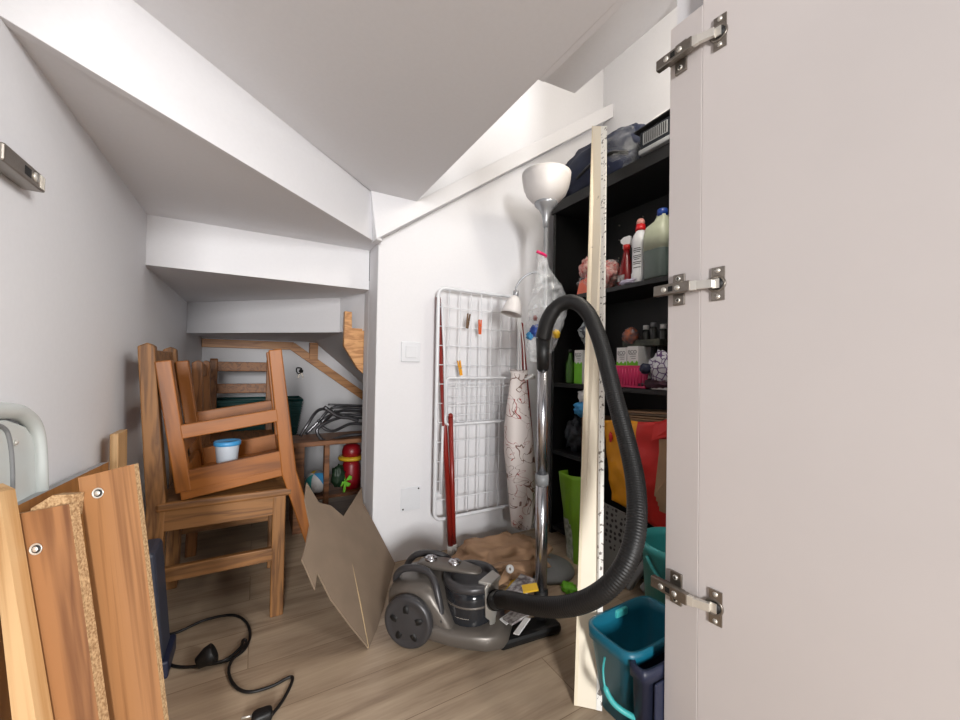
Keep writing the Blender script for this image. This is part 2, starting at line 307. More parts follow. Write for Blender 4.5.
# ------------------------------------------------------------------ open door with hinges
def dp(s,z,off=0.):   # point on the inner face of the door, off = towards the closet interior
    return V((.8503+.1*s,.5-.995*s,z))+V((-.995,-.1,0))*off
door=MB(); door.slab([dp(.0,.03),dp(.62,.03),dp(.62,2.4),dp(0,2.4)],(.0179,.0018,0)); door=struct(door.build('door_1',m_lam,org=(.853,.5,0),bevel=.001))
def hinge(z,lab):
    h=MB(); Y=.548                                    # cross plate on the jamb
    h.ab((.843,Y-.014,z-.036),(.8498,Y+.014,z+.036)); pl=h.build('mounting_plate',m_steel,door,bevel=.002); pl['label']='cross-shaped nickel plate of the %s hinge'%lab
    for dz in(-.025,.025): s=MB(); s.cyl((.8435,Y,z+dz),(.8405,Y,z+dz),.0055,14); s.mi=1; s.box((.8403,Y,z+dz),(.0008,.0018,.008)); s.box((.8403,Y,z+dz),(.0008,.008,.0018)); s.build('screw',[m_steel_l,m_dark],pl)
    a=MB(); x=.826; a.ab((x-.006,.508,z-.0125),(x+.008,.596,z+.0125)); a.ab((x+.004,.525,z-.007),(.846,.575,z+.007))
    arm=a.build('hinge_arm',m_steel,door,bevel=.002)
    b=MB(); b.ab((x-.0068,.547,z-.006),(x-.0058,.558,z+.006)); b.build('adjusting_slot',m_dark,arm)
    for yy in(.536,.569): b=MB(); b.cyl((x-.008,yy,z),(x-.004,yy,z),.006,14); b.build('screw',m_steel_l,arm)
    k=MB(); e=dp(.030,z,.012); k.bar((x,.513,z),(x+.004,.497,z),.021,.009,(0,0,1)); k.bar((x+.004,.498,z),e,.018,.009,(0,0,1)); k.build('hinge_link',m_steel_l,door,bevel=.001)
    c=MB(); c.slab([dp(.024,z-.036,.0005),dp(.050,z-.036,.0005),dp(.050,z+.036,.0005),dp(.024,z+.036,.0005)],V((-.995,-.1,0))*.0035)
    R=M(((0,.1,-.995),(0,-.995,-.1),(1,0,0))); R=M((V((0,0,1)),V((.1,-.995,0)),V((-.995,-.1,0)))).transposed()
    c.lathe(dp(.034,z,.0),[(.0185,0),(.0185,.005),(.016,.006),(.014,.0045)],28,R)
    cp=c.build('cup_plate',m_steel,door,bevel=.0008)
    d=MB(); d.lathe(dp(.036,z,.0048),[(.012,0),(.012,.001)],24,R); d.build('cup',m_dark,cp)
    w=MB(); w.slab([dp(.028,z-.010,.006),dp(.041,z-.010,.006),dp(.041,z+.010,.006),dp(.028,z+.010,.006)],V((-.995,-.1,0))*.003); w.build('cup_bracket',m_steel_l,cp)
    for dz in(-.028,.028): w=MB(); w.cyl(dp(.037,z+dz,.003),dp(.037,z+dz,.0065),.005,14); w.build('screw',m_steel_l,cp)
for px,py,l in((680,60,'upper'),(680,290,'middle'),(682,590,'lower')): hinge(atX(px,py,.85).z,l)
# hinge remains on the left wall
z=1.21; h=thing('cabinet_hinge',(XL,.93,z),'nickel cabinet hinge arm fixed high on the white left wall','hinge')
a=MB(); a.ab((XL+.001,.86,z-.014),(XL+.03,.993,z+.014)); arm=a.build('hinge_arm',m_steel,h,bevel=.003)
a=MB(); a.ab((XL,.87,z-.045),(XL+.006,.91,z+.045)); a.build('mounting_plate',m_steel,h,bevel=.003)
a=MB(); a.ab((XL+.0296,.92,z-.008),(XL+.0306,.94,z+.006)); a.build('adjusting_slot',m_dark,arm)
a=MB(); a.cyl((XL+.029,.955,z),(XL+.032,.955,z),.008,16); a.build('screw',m_steel_l,arm)
a=MB()
for i in range(3): a.ab((XL+.0296,.972+i*.006,z-.011),(XL+.0312,.974+i*.006,z+.011))
a.build('ridge',m_steel_l,arm)
# ------------------------------------------------------------------ chairs
def copyless(o): return o
def chair(mz,mx,label,mtx,over=1.,W=.40,D=.40,HT=.95,group='wooden chairs stacked under the stair',splay=.06,slats=2,seat=.445,low=.20,name='wooden_chair'):
    root=thing(name,(0,0,0),label,'chair',group); p=.042; hx=D/2; hy=W/2
    for sy in(-1,1):
        b=MB(); b.ab((hx-p,sy*hy-(p if sy>0 else 0),0),(hx,sy*hy+(0 if sy>0 else p),seat-.02)); b.build('leg',mz,root,bevel=.004)
        y0,y1=(sy*hy-p,sy*hy) if sy>0 else (sy*hy,sy*hy+p)
        prof=[(-hx-.012,0),(-hx+.030,0),(-hx+.045,seat),(-hx-splay+.035,HT-.01),(-hx-splay+.018,HT),(-hx-splay-.006,HT-.012),(-hx-.004,seat)]
        b=MB(); b.slab([(x,y0,z) for x,z in prof],(0,p,0)); b.build('back_post',mz,root,bevel=.004)
        b=MB(); b.ab((-hx+.03,sy*(hy-.010)-.011,low),(hx-p+.004,sy*(hy-.010)+.011,low+.045)); b.build('stretcher',mx,root,bevel=.003)
        b=MB(); b.ab((-hx+.03,sy*(hy-.013)-.011,seat-.085),(hx-p+.004,sy*(hy-.013)+.011,seat-.02)); b.build('apron',mx,root,bevel=.002)
    for x in(hx-.022,-hx+.030): b=MB(); b.ab((x-.011,-hy+p-.004,seat-.085),(x+.011,hy-p+.004,seat-.02)); b.build('apron',mx,root,bevel=.002)
    b=MB(); b.ab((hx-.034,-hy+p-.004,low+.06),(hx-.012,hy-p+.004,low+.10)); b.build('stretcher',mx,root,bevel=.002)
    b=MB(); b.ab((-hx+.02,-hy-.006*over,seat-.022),(hx+.022*over,hy+.006*over,seat+.006)); b.build('seat',mx,root,bevel=.008 if over>.5 else .003)
    for i in range(slats):
        z=(HT-.082,HT-.225,HT-.36)[i]; x=-hx-splay*(z-seat)/(HT-seat)+.012
        b=MB(); b.bar((x,-hy+p-.006,z+.03),(x,hy-p+.006,z+.03),.018,.062,(1,0,.12)); b.build('back_rail',mx,root,bevel=.004)
    root.matrix_world=mtx; return root
def TR(x,y,z,rz=0,ry=0,rx=0): return M.Translation((x,y,z))@M.Rotation(rz,4,'Z')@M.Rotation(ry,4,'Y')@M.Rotation(rx,4,'X')
chair(m_chA,m_chAx,'matt brown oak chair standing upright, carrying the upturned orange chair on its seat',TR(-.088,1.765,0),W=.42,D=.385,HT=.955,splay=.03)
cb=chair(m_chB,m_chBx,'glossy orange-brown chair turned upside down on the seat of the oak chair',M.Translation((-.038,1.75,.482))@M.Rotation(-math.radians(8.5),4,'Y')@M.Rotation(PI,4,'Z')@M.Rotation(PI,4,'X')@M.Translation((0,0,-.445)),over=-.5,W=.40,D=.345,HT=.82,splay=.05,low=.21)
chair(m_chC,m_chCx,'brown chair behind the stacked pair, its back posts against the left wall',TR(-.065,2.40,0,.0),W=.38,D=.37,HT=.905,splay=.0,slats=1)
chair(m_chC,m_chCx,'brown chair at the very back, two rails of its backrest before the green crate',TR(-.075,2.83,0,-PI/2),W=.36,D=.33,HT=.92,splay=.05)
# container on the upturned seat
p=atY(227,462,1.66); c=thing('plastic_container',p,'small clear plastic tub with a blue lid on the upturned chair seat','container')
b=MB(); b.lathe(p,[(.001,0),(.030,.0),(.032,.004),(.037,.060),(.0365,.062),(.001,.062)],28); b.build('tub',mat('cloudy_plastic',(196,204,214),.3,bump=0),c)
b=MB(); b.lathe(p+V((0,0,.0615)),[(.001,0),(.041,0),(.042,.003),(.042,.012),(.039,.016),(.034,.013),(.001,.013)],28); b.build('lid',m_skyb,c)
# green crate on the floor far behind
p=V((.02,3.175,.355)); c=thing('plastic_crate',p,'dark green ribbed plastic crate behind the chairs','crate')
m_dg=mat('dark_green_plastic',(16,74,72),.5,var=.1)
b=MB(); w0,w1,d0,d1=.235,.275,.12,.14
for k in range(0,1):
    o=[(-w1,-d1,.28),(w1,-d1,.28),(w1,d1,.28),(-w1,d1,.28)]; i=[(-w0,-d0,0),(w0,-d0,0),(w0,d0,0),(-w0,d0,0)]
    for j in range(4):
        jj=(j+1)%4; q4=[p+V(i[j]),p+V(i[jj]),p+V(o[jj]),p+V(o[j])]; n=(q4[1]-q4[0]).cross(q4[3]-q4[0]).normalized(); b.slab(q4,n*-.004)
    b.slab([p+V(x) for x in i],(0,0,.004))
b.build('crate_body',m_dg,c)
b=MB()
for k in range(14): z=.03+k*.017; w=w0+(w1-w0)*z/.28; d=d0+(d1-d0)*z/.28; b.tube([p+V(x) for x in((-w,-d-.003,z),(w,-d-.003,z),(w+.003,-d,z),(w+.003,d,z))],.0035,6)
b.build('rib',m_dg,c)
b=MB(); b.tube([p+V(x) for x in((-w1,-d1,.28),(w1,-d1,.28),(w1,d1,.28),(-w1,d1,.28))],.010,8,True); b.build('rim',m_dg,c)
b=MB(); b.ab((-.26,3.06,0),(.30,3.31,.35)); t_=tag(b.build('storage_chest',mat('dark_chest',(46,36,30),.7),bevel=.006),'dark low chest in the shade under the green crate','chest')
# small shelf unit under the stair with things on it
T=thing('shelf_unit',(.38,2.36,0),'small brown wooden shelf unit under the low end of the stair','shelf unit')
m_sh=wood('shelf_pine',(140,92,56),(98,60,34),'x',.5,16,.1)
b=MB(); b.ab((.175,2.24,.455),(.66,2.5,.48)); b.build('shelf_top',m_sh,T,bevel=.003)
b=MB(); b.ab((.20,2.26,.16),(.64,2.49,.178)); b.build('shelf',m_sh,T,bevel=.002)
for x in(.185,.335,.62): b=MB(); b.ab((x,2.25,0),(x+(.05 if x<.2 else .026),2.49 if x<.2 else 2.30,.456)); b.build('side_panel' if x<.2 else 'upright',m_sh,T,bevel=.002)
b=MB(); b.ab((.60,2.44,0),(.626,2.49,.456)); b.build('upright',m_sh,T)
# folded grey tubes lying on it
m_tub=mat('dull_steel_tube',(120,120,124),.28,.85,var=.2,scale=20,bump=0)
T=thing('folded_metal_stand',(.42,2.36,.481),'tangle of folded grey steel tubes lying on top of the small shelf unit','metal stand')
def uframe(px,Y,r,name='tube_frame'):
    b=MB(); b.tube(spl([atY(x,y,Y+dy) for x,y,dy in px],6),r,8); b.build(name,m_tub,T)
uframe([(367,434,0),(345,436,0),(325,441,-.02),(317,430,-.02),(330,421,0),(348,416,.02),(367,414,.02)],2.30,.009)
uframe([(367,424,.03),(350,424,.03),(333,431,0),(322,426,0),(326,418,0),(345,410,.05),(367,410,.05)],2.34,.009)
uframe([(300,436,.0),(308,424,.0),(316,412,.03),(324,409,.05),(332,412,.05),(326,420,.04),(318,421,.0)],2.38,.009)
uframe([(324,407,0),(338,416,0),(350,418,0),(358,421,0)],2.27,.011)
uframe([(367,406,.05),(340,406,.05),(328,411,.05),(320,420,.04),(306,434,.04)],2.42,.009)
for k in range(5): uframe([(328+k*3,404.5+k*3.2,0),(348,405+k*3.1,0),(368,406+k*3.2,.0)],2.44,.006,'cross_bar')
# toys under it
p=atY(317,482,2.33); p.z=.241; c=thing('toy_ball',p,'beach ball in yellow, white, grey and aqua on the low shelf','ball')
R=M.Rotation(.5,3,'X')@M.Rotation(-.35,3,'Y'); b=MB(); n=12; cols=[m_greyp,m_yp,m_paper,m_teal_l,m_paper,m_skyb]; r=.062
for i in range(n*2):
    for j in range(12):
        def s_(i,j): th=PI*j/12; a=PI*i/n; return p+R@V((math.sin(th)*math.cos(a),math.sin(th)*math.sin(a),math.cos(th)))*r
        b.mi=(i//4)%6
        if j==0: b.add([s_(i,0),s_(i,1),s_(i+1,1)],[(0,1,2)],True)
        elif j==11: b.add([s_(i,11),s_(i,12),s_(i+1,11)],[(0,1,2)],True)
        else: b.add([s_(i,j),s_(i,j+1),s_(i+1,j+1),s_(i+1,j)],[(0,1,2,3)],True)
b.build('panel_skin',cols,c)
m_tred=mat('toy_red',(136,14,26),.4,bump=0); p=V((atY(352,470,2.33).x,2.35,.179))
c=thing('toy_bucket_figure',p,'red plastic toy with a yellow collar standing on the low shelf','toy')
b=MB(); b.lathe(p,[(.001,0),(.05,0),(.055,.05),(.05,.13),(.04,.165),(.001,.165)],24); b.build('body',m_tred,c)
b=MB(); b.lathe(p+V((0,0,.165)),[(.02,0),(.072,0),(.076,.008),(.072,.018),(.02,.02)],28); b.build('collar',m_yp,c)
b=MB(); b.lathe(p+V((0,0,.18)),[(.001,0),(.05,0),(.055,.03),(.046,.06),(.03,.072),(.001,.074)],24); b.build('head',m_tred,c)
b=MB(); b.blob(atY(338,476,2.27),(.035,.03,.06),.3,2.5,3,14); tag(b.build('toy_figure',mat('toy_dark_green',(26,50,30),.5,bump=0)),'dark green toy figure beside the red toy','toy')
p=atY(344,490,2.27); p.z=.215; c=thing('toy_windmill',p,'lime green toy windmill leaning in front of the red toy','toy')
b=MB(); b.bar(p+V((0,0,-.035)),p+V((.005,0,.03)),.012,.012); b.build('stick',m_lime,c)
for k in range(4):
    a=k*PI/2+.5; b=MB(); d=V((math.cos(a),0,math.sin(a))); e=V((-math.sin(a),0,math.cos(a))); o=p+V((.005,-.008,.03)); b.slab([o,o+d*.032+e*.016,o+d*.04,o+d*.03-e*.012],(0,-.006,0)); b.build('vane',m_lime,c,bevel=.002)
# key hook on the back wall
p=atY(301,371,3.335); p.y=3.336; c=thing('wall_hook',p,'small dark metal hook with keys on the back wall under the stair','hook')
b=MB(); b.lathe(p,[(.001,0),(.016,0),(.016,.006),(.001,.008)],16,M.Rotation(PI/2,3,'X')); b.build('hook_plate',m_dark,c)
b=MB(); b.tube(spl([p+V(x) for x in((0,-.01,.0),(0,-.03,.02),(-.03,-.03,.025),(-.035,-.03,0),(-.02,-.03,-.02),(0,-.03,-.012))],5),.0045,8); b.build('hook_arm',m_dark,c)
b=MB(); b.bar(p+V((-.012,-.03,-.015)),p+V((-.022,-.03,-.055)),.004,.014); b.bar(p+V((0,-.03,-.015)),p+V((.012,-.03,-.05)),.004,.012); b.build('key',m_steel,c)
# ------------------------------------------------------------------ boards at the left
m_b1=wood('reddish_veneer',(148,103,66),(106,68,42),'z',.35,16,.055,dist=2.4); m_b2=wood('orange_veneer',(150,106,68),(122,82,50),'z',.35,42,.018,dist=1.6)
m_b3=wood('pale_pine',(194,158,114),(172,132,86),'z',.5,34,.02,dist=1.5); m_chip=mat('chipboard',(190,158,118),.9,var=.3,scale=260,bump=.3,col2=(136,104,70))
m_b4=wood('honey_veneer',(160,110,60),(140,92,48),'z',.4,14,.06)
def board(name,tl,tr,bl,br,th,mf,me,label,cat,nrm):
    # front quad and thickness along -nrm; the object's own z runs along the board so the grain does too
    n=V(nrm).normalized(); z=((V(tl)-V(bl)).normalized()+(V(tr)-V(br)).normalized()).normalized(); x=z.cross(-n).normalized(); y=z.cross(x)
    R=M((x,y,z)).transposed(); o=V(bl); b=MB(); b.slab([R.transposed()@(V(p)-o) for p in(bl,br,tr,tl)],R.transposed()@(n*-th))
    for i,(idx,_,sm) in enumerate(b.f): b.f[i]=(idx,0 if i==0 else 1,False)
    ob_=b.build(name,[mf,me],org=(0,0,0)); ob_.matrix_world=M.Translation(o)@R.to_4x4(); ORG[ob_.name]=V((0,0,0)); ob_['_']=1; del ob_['_']
    BM[ob_.name]=ob_.matrix_world.copy()
    return tag(ob_,label,cat)
BM={}
nv=V((-.36,-.93,.12)).normalized(); du=V((.93,-.36,0)).normalized()
def onplane(px,py,o,n): r=ray(px,py); return CP+r*((V(o)-CP).dot(n)/r.dot(n))
oc=atZ(134,464,.72)                       # board c plane
c_tl,c_tr=onplane(78,478,oc,nv),onplane(134,464,oc,nv)
def toz(a,b_,z=0.0): a=V(a);b_=V(b_); return a+(b_-a)*((a.z-z)/(a.z-b_.z))
c_bl=toz(c_tl,onplane(108,720,oc,nv),.001); c_br=toz(c_tr,onplane(164,720,oc,nv),.001)
bc=board('wooden_board',c_tl,c_tr,c_bl,c_br,.011,m_b2,m_chip,'orange-brown veneered board with a fitting hole, right of the reddish one','board',nv)
ob=oc+nv*.035+V((0,0,-.0))
b_tl,b_tr=onplane(8,516,ob,nv),onplane(69,504,ob,nv); b_bl=toz(b_tl,onplane(52,720,ob,nv),.001); b_br=toz(b_tr,onplane(99,720,ob,nv),.001)
bb=board('wooden_board',b_tl,b_tr,b_bl,b_br,.018,m_b1,m_chip,'reddish veneered board with arched grain and a fitting hole, leaning in front','board',nv)
oa=ob+nv*.028
a_tl,a_tr=onplane(-14,486,oa,nv),onplane(-1,492,oa,nv); a_bl=toz(a_tl,onplane(12,720,oa,nv),.001); a_br=toz(a_tr,onplane(36,720,oa,nv),.001)
board('wooden_board',a_tl,a_tr,a_bl,a_br,.024,m_b3,m_b3,'pale pine board at the far left edge of the leaning boards','board',nv)
# fitting holes
for parent,px,py,o in((bc,98,493,oc),(bb,36,549,ob)):
    c0=onplane(px,py,o,nv)+nv*.0006; R=M((du,nv.cross(du),nv)).transposed(); b=MB(); b.lathe(c0,[(.0005,.0),(.0065,.0),(.0075,.0004),(.0085,.0008),(.009,.0)],20,R); b.mi=1; b.lathe(c0+du*.001,[(.0005,.0012),(.0055,.0012),(.006,.0004)],16,R); b.mi=0; b.lathe(c0+nv*.001,[(.0004,.0009),(.004,.0009),(.0045,0)],10,R)
    mi_=BM[parent.name].inverted(); b.v=[mi_@p for p in b.v]; b.build('cam_fitting',[m_steel_l,m_dark],parent)
# split wood strip on top of the reddish board
s0=onplane(22,512,ob,nv)-nv*.014; s1=onplane(66,500,ob,nv)-nv*.014; b=MB(); b.slab([s0+V((0,0,-.03)),s1+V((0,0,-.03)),s1+V((0,0,.006)),(s0+s1)/2+V((0,0,.014)),s0+V((0,0,.002))],nv*-.02); b.v=[BM[bb.name].inverted()@p for p in b.v]; b.build('broken_chipboard_edge',m_chip,bb)
# wide grey-backed board behind them, along the wall
d0=V((-.328,.86,.60)); y0=atX(0,512,-.335); y1=atX(105,462,-.325)
dt=[V((-.335,y0.y-.05,y0.z)),V((-.318,y1.y,y1.z))]
board('wooden_board',dt[0],dt[1],V((-.333,y0.y-.05,.001)),V((-.314,y1.y,.001)),.016,m_b4,mat('grey_backing',(150,152,154),.4,bump=0,var=.05),'honey veneered board with a grey top edge, behind the other boards','board',(1,0,.07))
e0=atX(110,432,-.318); e1=atX(129,428,-.318)
b=MB(); b.bar(V((-.325,(e0.y+e1.y)/2+.02,e1.z)),V((-.315,(e0.y+e1.y)/2+.02,.003)),.085,.018,(0,1,0)); tag(b.build('timber_offcut',m_b3,bevel=.002),'short pale pine batten poking up behind the leaning boards','batten')
# white plastic chair frame by the wall
T=thing('folding_chair',(-.35,1.0,.3),'white plastic folding chair back standing against the left wall','chair')
m_wp=mat('white_gloss_plastic',(206,212,210),.25,bump=0,var=.02)
def wz(x,y,X=-.345): return atX(x,y,X)
o1=[wz(-30,400),wz(0,402),wz(20,405),wz(34,418),wz(40,440),wz(42,480),wz(43,520)]
b=MB(); pts=spl(o1,6); rings=[]
for i,p in enumerate(pts): t=(pts[min(i+1,len(pts)-1)]-pts[max(i-1,0)]).normalized(); s=V((1,0,0)).cross(t).normalized(); w_=.013; rings.append([p+V((math.cos(a)*.013,0,0))+s*(math.sin(a)*w_-w_) for a in [2*PI*k/12 for k in range(12)]])
b.loft(rings); b.build('frame',m_wp,T)
o2=[(-30,422),(0,420),(20,427),(30,442),(34,465),(36,520),(-30,540)]
b=MB(); b.slab([wz(x,y,-.352) for x,y in o2],(.008,0,0)); b.build('back_panel',m_wp,T,bevel=.003)
b=MB(); b.tube(spl([wz(x,y,-.343) for x,y in((-20,424),(2,427),(9,440),(12,470),(12,515))],6),.0035,8); b.build('seam',m_greyp,T)
b=MB(); b.lathe(wz(15,443,-.344),[(.001,0),(.005,0),(.004,.003),(.001,.004)],12,M.Rotation(PI/2,3,'Y')); b.build('rivet',m_steel_l,T)
# dark blue case on the floor between boards and chair
T=thing('tool_case',(-.235,1.46,0),'dark navy and grey case standing behind the leaning boards','case')
b=MB(); b.slab([(-.25,1.40,0),(-.205,1.40,0),(-.205,1.525,0),(-.25,1.525,0)],(-.03,.0,.36)); b.build('case_body',mat('slate_case',(62,68,84),.5),T,bevel=.012)
b=MB(); b.ab((-.26,1.395,0),(-.195,1.53,.05)); b.build('case_base',m_navy,T,bevel=.006)
# ------------------------------------------------------------------ extension cord
T=thing('power_cord',(-.05,1.45,0),'black power cord looped on the floor, with a round socket and a plug','cord')
cp=[(163,634),(172,630),(190,620),(215,616),(240,615),(249,624),(250,640),(238,653),(215,664),(190,667),(171,664),(168,652),(180,638)]
cord=MB(); cord.tube(spl([atZ(x,y,.005) for x,y in[(160,636),(178,632),(205,620),(232,615),(246,622),(250,636),(244,650),(228,660),(205,665),(182,667),(168,663),(166,652)]],8),.0042,8)
cord.tube(spl([atZ(x,y,z) for x,y,z in[(208,664,.012),(225,660,.012),(240,648,.012),(243,640,.012),(246,642,.006),(240,652,.012),(231,662,.012),(229,674,.005),(236,687,.005),(250,692,.005),(272,686,.005),(290,677,.005),(292,682,.005),(283,700,.005),(271,716,.012)]],8),.0042,8)
cord.build('cable',m_blackside,T)
p=atZ(205,658,.028); R=M.Rotation(.5,3,'Z')@M.Rotation(1.1,3,'Y')@M.Rotation(.4,3,'X'); b=MB(); b.lathe(p,[(.001,-.022),(.016,-.02),(.022,-.004),(.026,.006),(.027,.024),(.023,.026),(.021,.014),(.001,.013)],24,R); s=b.build('socket',m_blackside,T)
b=MB(); p=atZ(262,716,.016); b.blob(p,(.024,.018,.014),.05,2,1,14,pw=.6); pg=b.build('plug',m_blackside,T)
b=MB(); 
for d in(-.009,.009): b.cyl(p+V((-.02,d,.002)),p+V((-.044,d+.004,.004)),.0024,8)
b.build('plug_pin',m_steel_l,pg)
# ------------------------------------------------------------------ folded cardboard
T=thing('cardboard_sheet',(.33,1.24,0),'torn grey-brown cardboard box opened into a V on the floor by the wall end','cardboard')
tip=atZ(368,649,.002); ft=atT(343,517,1.50); fm=atT(350,560,1.66)
def plane_pts(pxs,o,n): return [onplane(x,y,o,n) for x,y in pxs]
nr_=(ft-tip).cross(atY(395,563,1.64)-tip).normalized()
nl_=(ft-tip).cross(atT(304,500,1.33)-tip).normalized()
RT=[tip]+plane_pts([(372,646),(384,606),(395,563),(373,521),(363,503),(362,487),(352,503)],tip,nr_)+[ft]
LT=[tip,ft]+plane_pts([(330,506),(318,503),(306,483),(304,500),(309,525),(305,545),(301,560),(314,590),(316,572),(330,600),(350,627)],tip,nl_)
def panel(name,pts,n):
    b=MB(); b.slab([p for p in pts],n*.004); return b.build(name,m_card,T)
panel('side_flap',RT,nr_); panel('front_flap',LT,nl_)
b=MB(); b.tube([tip+V((0,0,.003)),tip.lerp(ft,.3)+V((.002,-.005,0)),tip.lerp(ft,.62)+V((-.002,-.005,0)),ft],.0035,6); b.build('torn_crease',m_cardedge,T)
# ------------------------------------------------------------------ things on and at the white wall
T=thing('light_switch',(.622,YR-.001,.96),'square white light switch on the white wall beside the drying rack','light switch')
b=MB(); b.ab((.575,YR-.011,.913),(.667,YR-.0005,1.007)); fr=b.build('switch_frame',m_white,T,bevel=.004)
b=MB(); b.ab((.594,YR-.016,.932),(.648,YR-.0105,.988)); b.build('rocker',m_white,T,bevel=.002)
T=thing('cover_plate',(.636,YR-.001,.27),'blank square white cover plate low on the wall behind the vacuum cleaner','cover plate')
b=MB(); b.ab((.589,YR-.005,.227),(.683,YR-.0005,.332)); b.build('plate',m_white,T,bevel=.001)
for x,z in((.599,.236),(.673,.323)): b=MB(); b.cyl((x,YR-.0065,z),(x,YR-.0045,z),.004,12); b.build('screw',m_dark,T)
# drying rack
YK=1.655; T=thing('drying_rack',(.95,YK,.18),'folded white wire clothes drying rack leaning on the white wall','drying rack')
def yk(x,y,dy=0): return atY(x,y,YK+dy)
b=MB(); x0,x1,z0,z1=.727,1.19,.185,1.262
def rrect(x0,x1,z0,z1,y,r,yb=0): 
    o=[]
    for cx,cz,a0 in((x1-r,z1-r,0),(x0+r,z1-r,90),(x0+r,z0+r,180),(x1-r,z0+r,270)):
        for k in range(6): a=math.radians(a0+k*18); o.append(V((cx+r*math.cos(a),y,cz+r*math.sin(a))))
    return o
b.tube(rrect(x0,x1,z0,z1,YK,.035),.0085,10,True); b.build('outer_frame',m_white,T)
b=MB(); b.tube(rrect(.765,1.185,.625,.842,YK-.02,.02),.0065,8,True); b.build('wing_frame',m_white,T)
b=MB(); b.tube([(.765,YK-.02,.66),(.752,YK-.024,.95),(.74,YK-.012,1.19)],.006,8); b.tube([(.75,YK-.02,.31),(.752,YK-.02,.62)],.006,8); b.build('folded_leg',m_white,T)
b=MB()
for k in range(1,8): x=x0+(x1-x0)*k/8; b.cyl((x,YK,z0),(x,YK,z1),.0022,6)
for k in range(1,12): z=z0+(z1-z0)*k/12; b.cyl((x0,YK-.003,z),(x1,YK-.003,z),.0022,6)
b.build('wire_grid',m_white,T)
b=MB()
for k in range(1,8): x=.765+.42*k/8; b.cyl((x,YK-.02,.625),(x,YK-.02,.842),.002,6)
for k in range(1,5): z=.625+.217*k/5; b.cyl((.765,YK-.022,z),(1.185,YK-.022,z),.002,6)
b.build('wire_grid',m_white,T)
# wooden and plastic pegs
def peg(px,py,col,lab,rot):
    p=atY(px,py,YK-.012); t=thing('clothes_peg',p,lab,'clothes peg','clothes pegs clipped on the drying rack'); R=M.Rotation(rot,3,'Y')
    for s in(-1,1):
        b=MB(); b.slab([p+R@V((s*x,-.005+.0,z)) for x,z in((.001,-.036),(.006,-.036),(.0075,0),(.008,.036),(.004,.036),(.002,.004))],(0,.010,0)); b.build('jaw',col,t,bevel=.001)
    b=MB(); b.tube([p+R@V((.007*math.cos(a),.0+.009*math.cos(a*.5),.006*math.sin(a)+.004)) for a in [i*PI/6 for i in range(12)]],.0013,6,True); b.build('spring',m_steel,t)
peg(468,321,mat('brown_peg',(112,84,60),.6),'brown wooden clothes peg, left of the two on the upper wires of the rack',.12)
peg(480,327,mat('orange_peg',(226,96,36),.5),'orange clothes peg on the upper wires of the drying rack',.0)
peg(460,368,mat('yellow_peg',(240,170,28),.5),'yellow clothes peg clipped lower on the drying rack',-.2)
# red poles
def pole(name,p0,p1,r,lab,cap=True):
    p0=V(p0);p1=V(p1); t=thing(name,p0,lab,'broom handle','red broom handles standing against the white wall'); b=MB(); b.cyl(p0,p1,r,16); b.build('shaft',m_red,t)
    d=(p1-p0).normalized(); b=MB(); b.tube([p1-d*.002,p1+d*.012,p1+d*.018],[r*1.05,r,r*.4],12); b.build('end_cap',m_red,t)
    b=MB(); b.cyl(p0+d*.03,p0+d*.075,r*1.25,14); b.build('collar',m_paper if cap else m_red,t)
pole('broom_handle',(.792,1.60,.003),(.745,1.698,1.21),.0125,'red broom handle standing left behind the edge of the drying rack')
pole('broom_handle',(.812,1.612,.003),(.790,1.632,.66),.011,'shorter red handle close beside the left red broom handle')
pole('broom_handle',(1.30,1.60,.003),(1.225,1.69,1.12),.013,'red broom handle standing behind the printed cloth cover')
# rolled cover hanging from a cord
T=thing('ironing_board_cover',(1.19,1.55,.09),'pale cloth ironing board cover printed with brown and red sketches, hanging by a cord','cover')
b=MB(); pc=V((1.125,1.55,0)); prof=[(.11,.01),(.12,.045),(.20,.056),(.35,.062),(.5,.064),(.62,.058),(.72,.048),(.80,.038),(.85,.034),(.875,.040)]
rings=[]
for k,(z,r) in enumerate(prof):
    rings.append([pc+V((r*1.3*math.cos(a)*(1+.06*N.noise(V((math.cos(a)*2,z*5,1))))+.012*math.sin(z*7)+(.0 if z>.2 else 0)+.03*(.875-z)-.006,(r*.75)*math.sin(a)*(1+.15*N.noise(V((math.sin(a)*3,z*7,4)))),z+.012*math.sin(a*2+k))) for a in [2*PI*i/36 for i in range(36)]])
b.loft(rings); b.build('cloth_roll',sketch_mat(),T)
b=MB(); hk=V((1.137,1.60,1.215))
for dx in(-.022,-.004,.018): b.tube(spl([V((1.135+dx,1.55,.865)),V((1.135+dx*.7,1.565,1.04)),hk],6),.0035,6)
b.build('cord',m_paper,T)
b=MB(); b.tube(spl([V((1.135,1.52,.84)),V((1.165,1.50,.86)),V((1.19,1.525,.845)),V((1.16,1.57,.852))],6,True),.006,8,True); b.build('drawstring',m_paper,T)
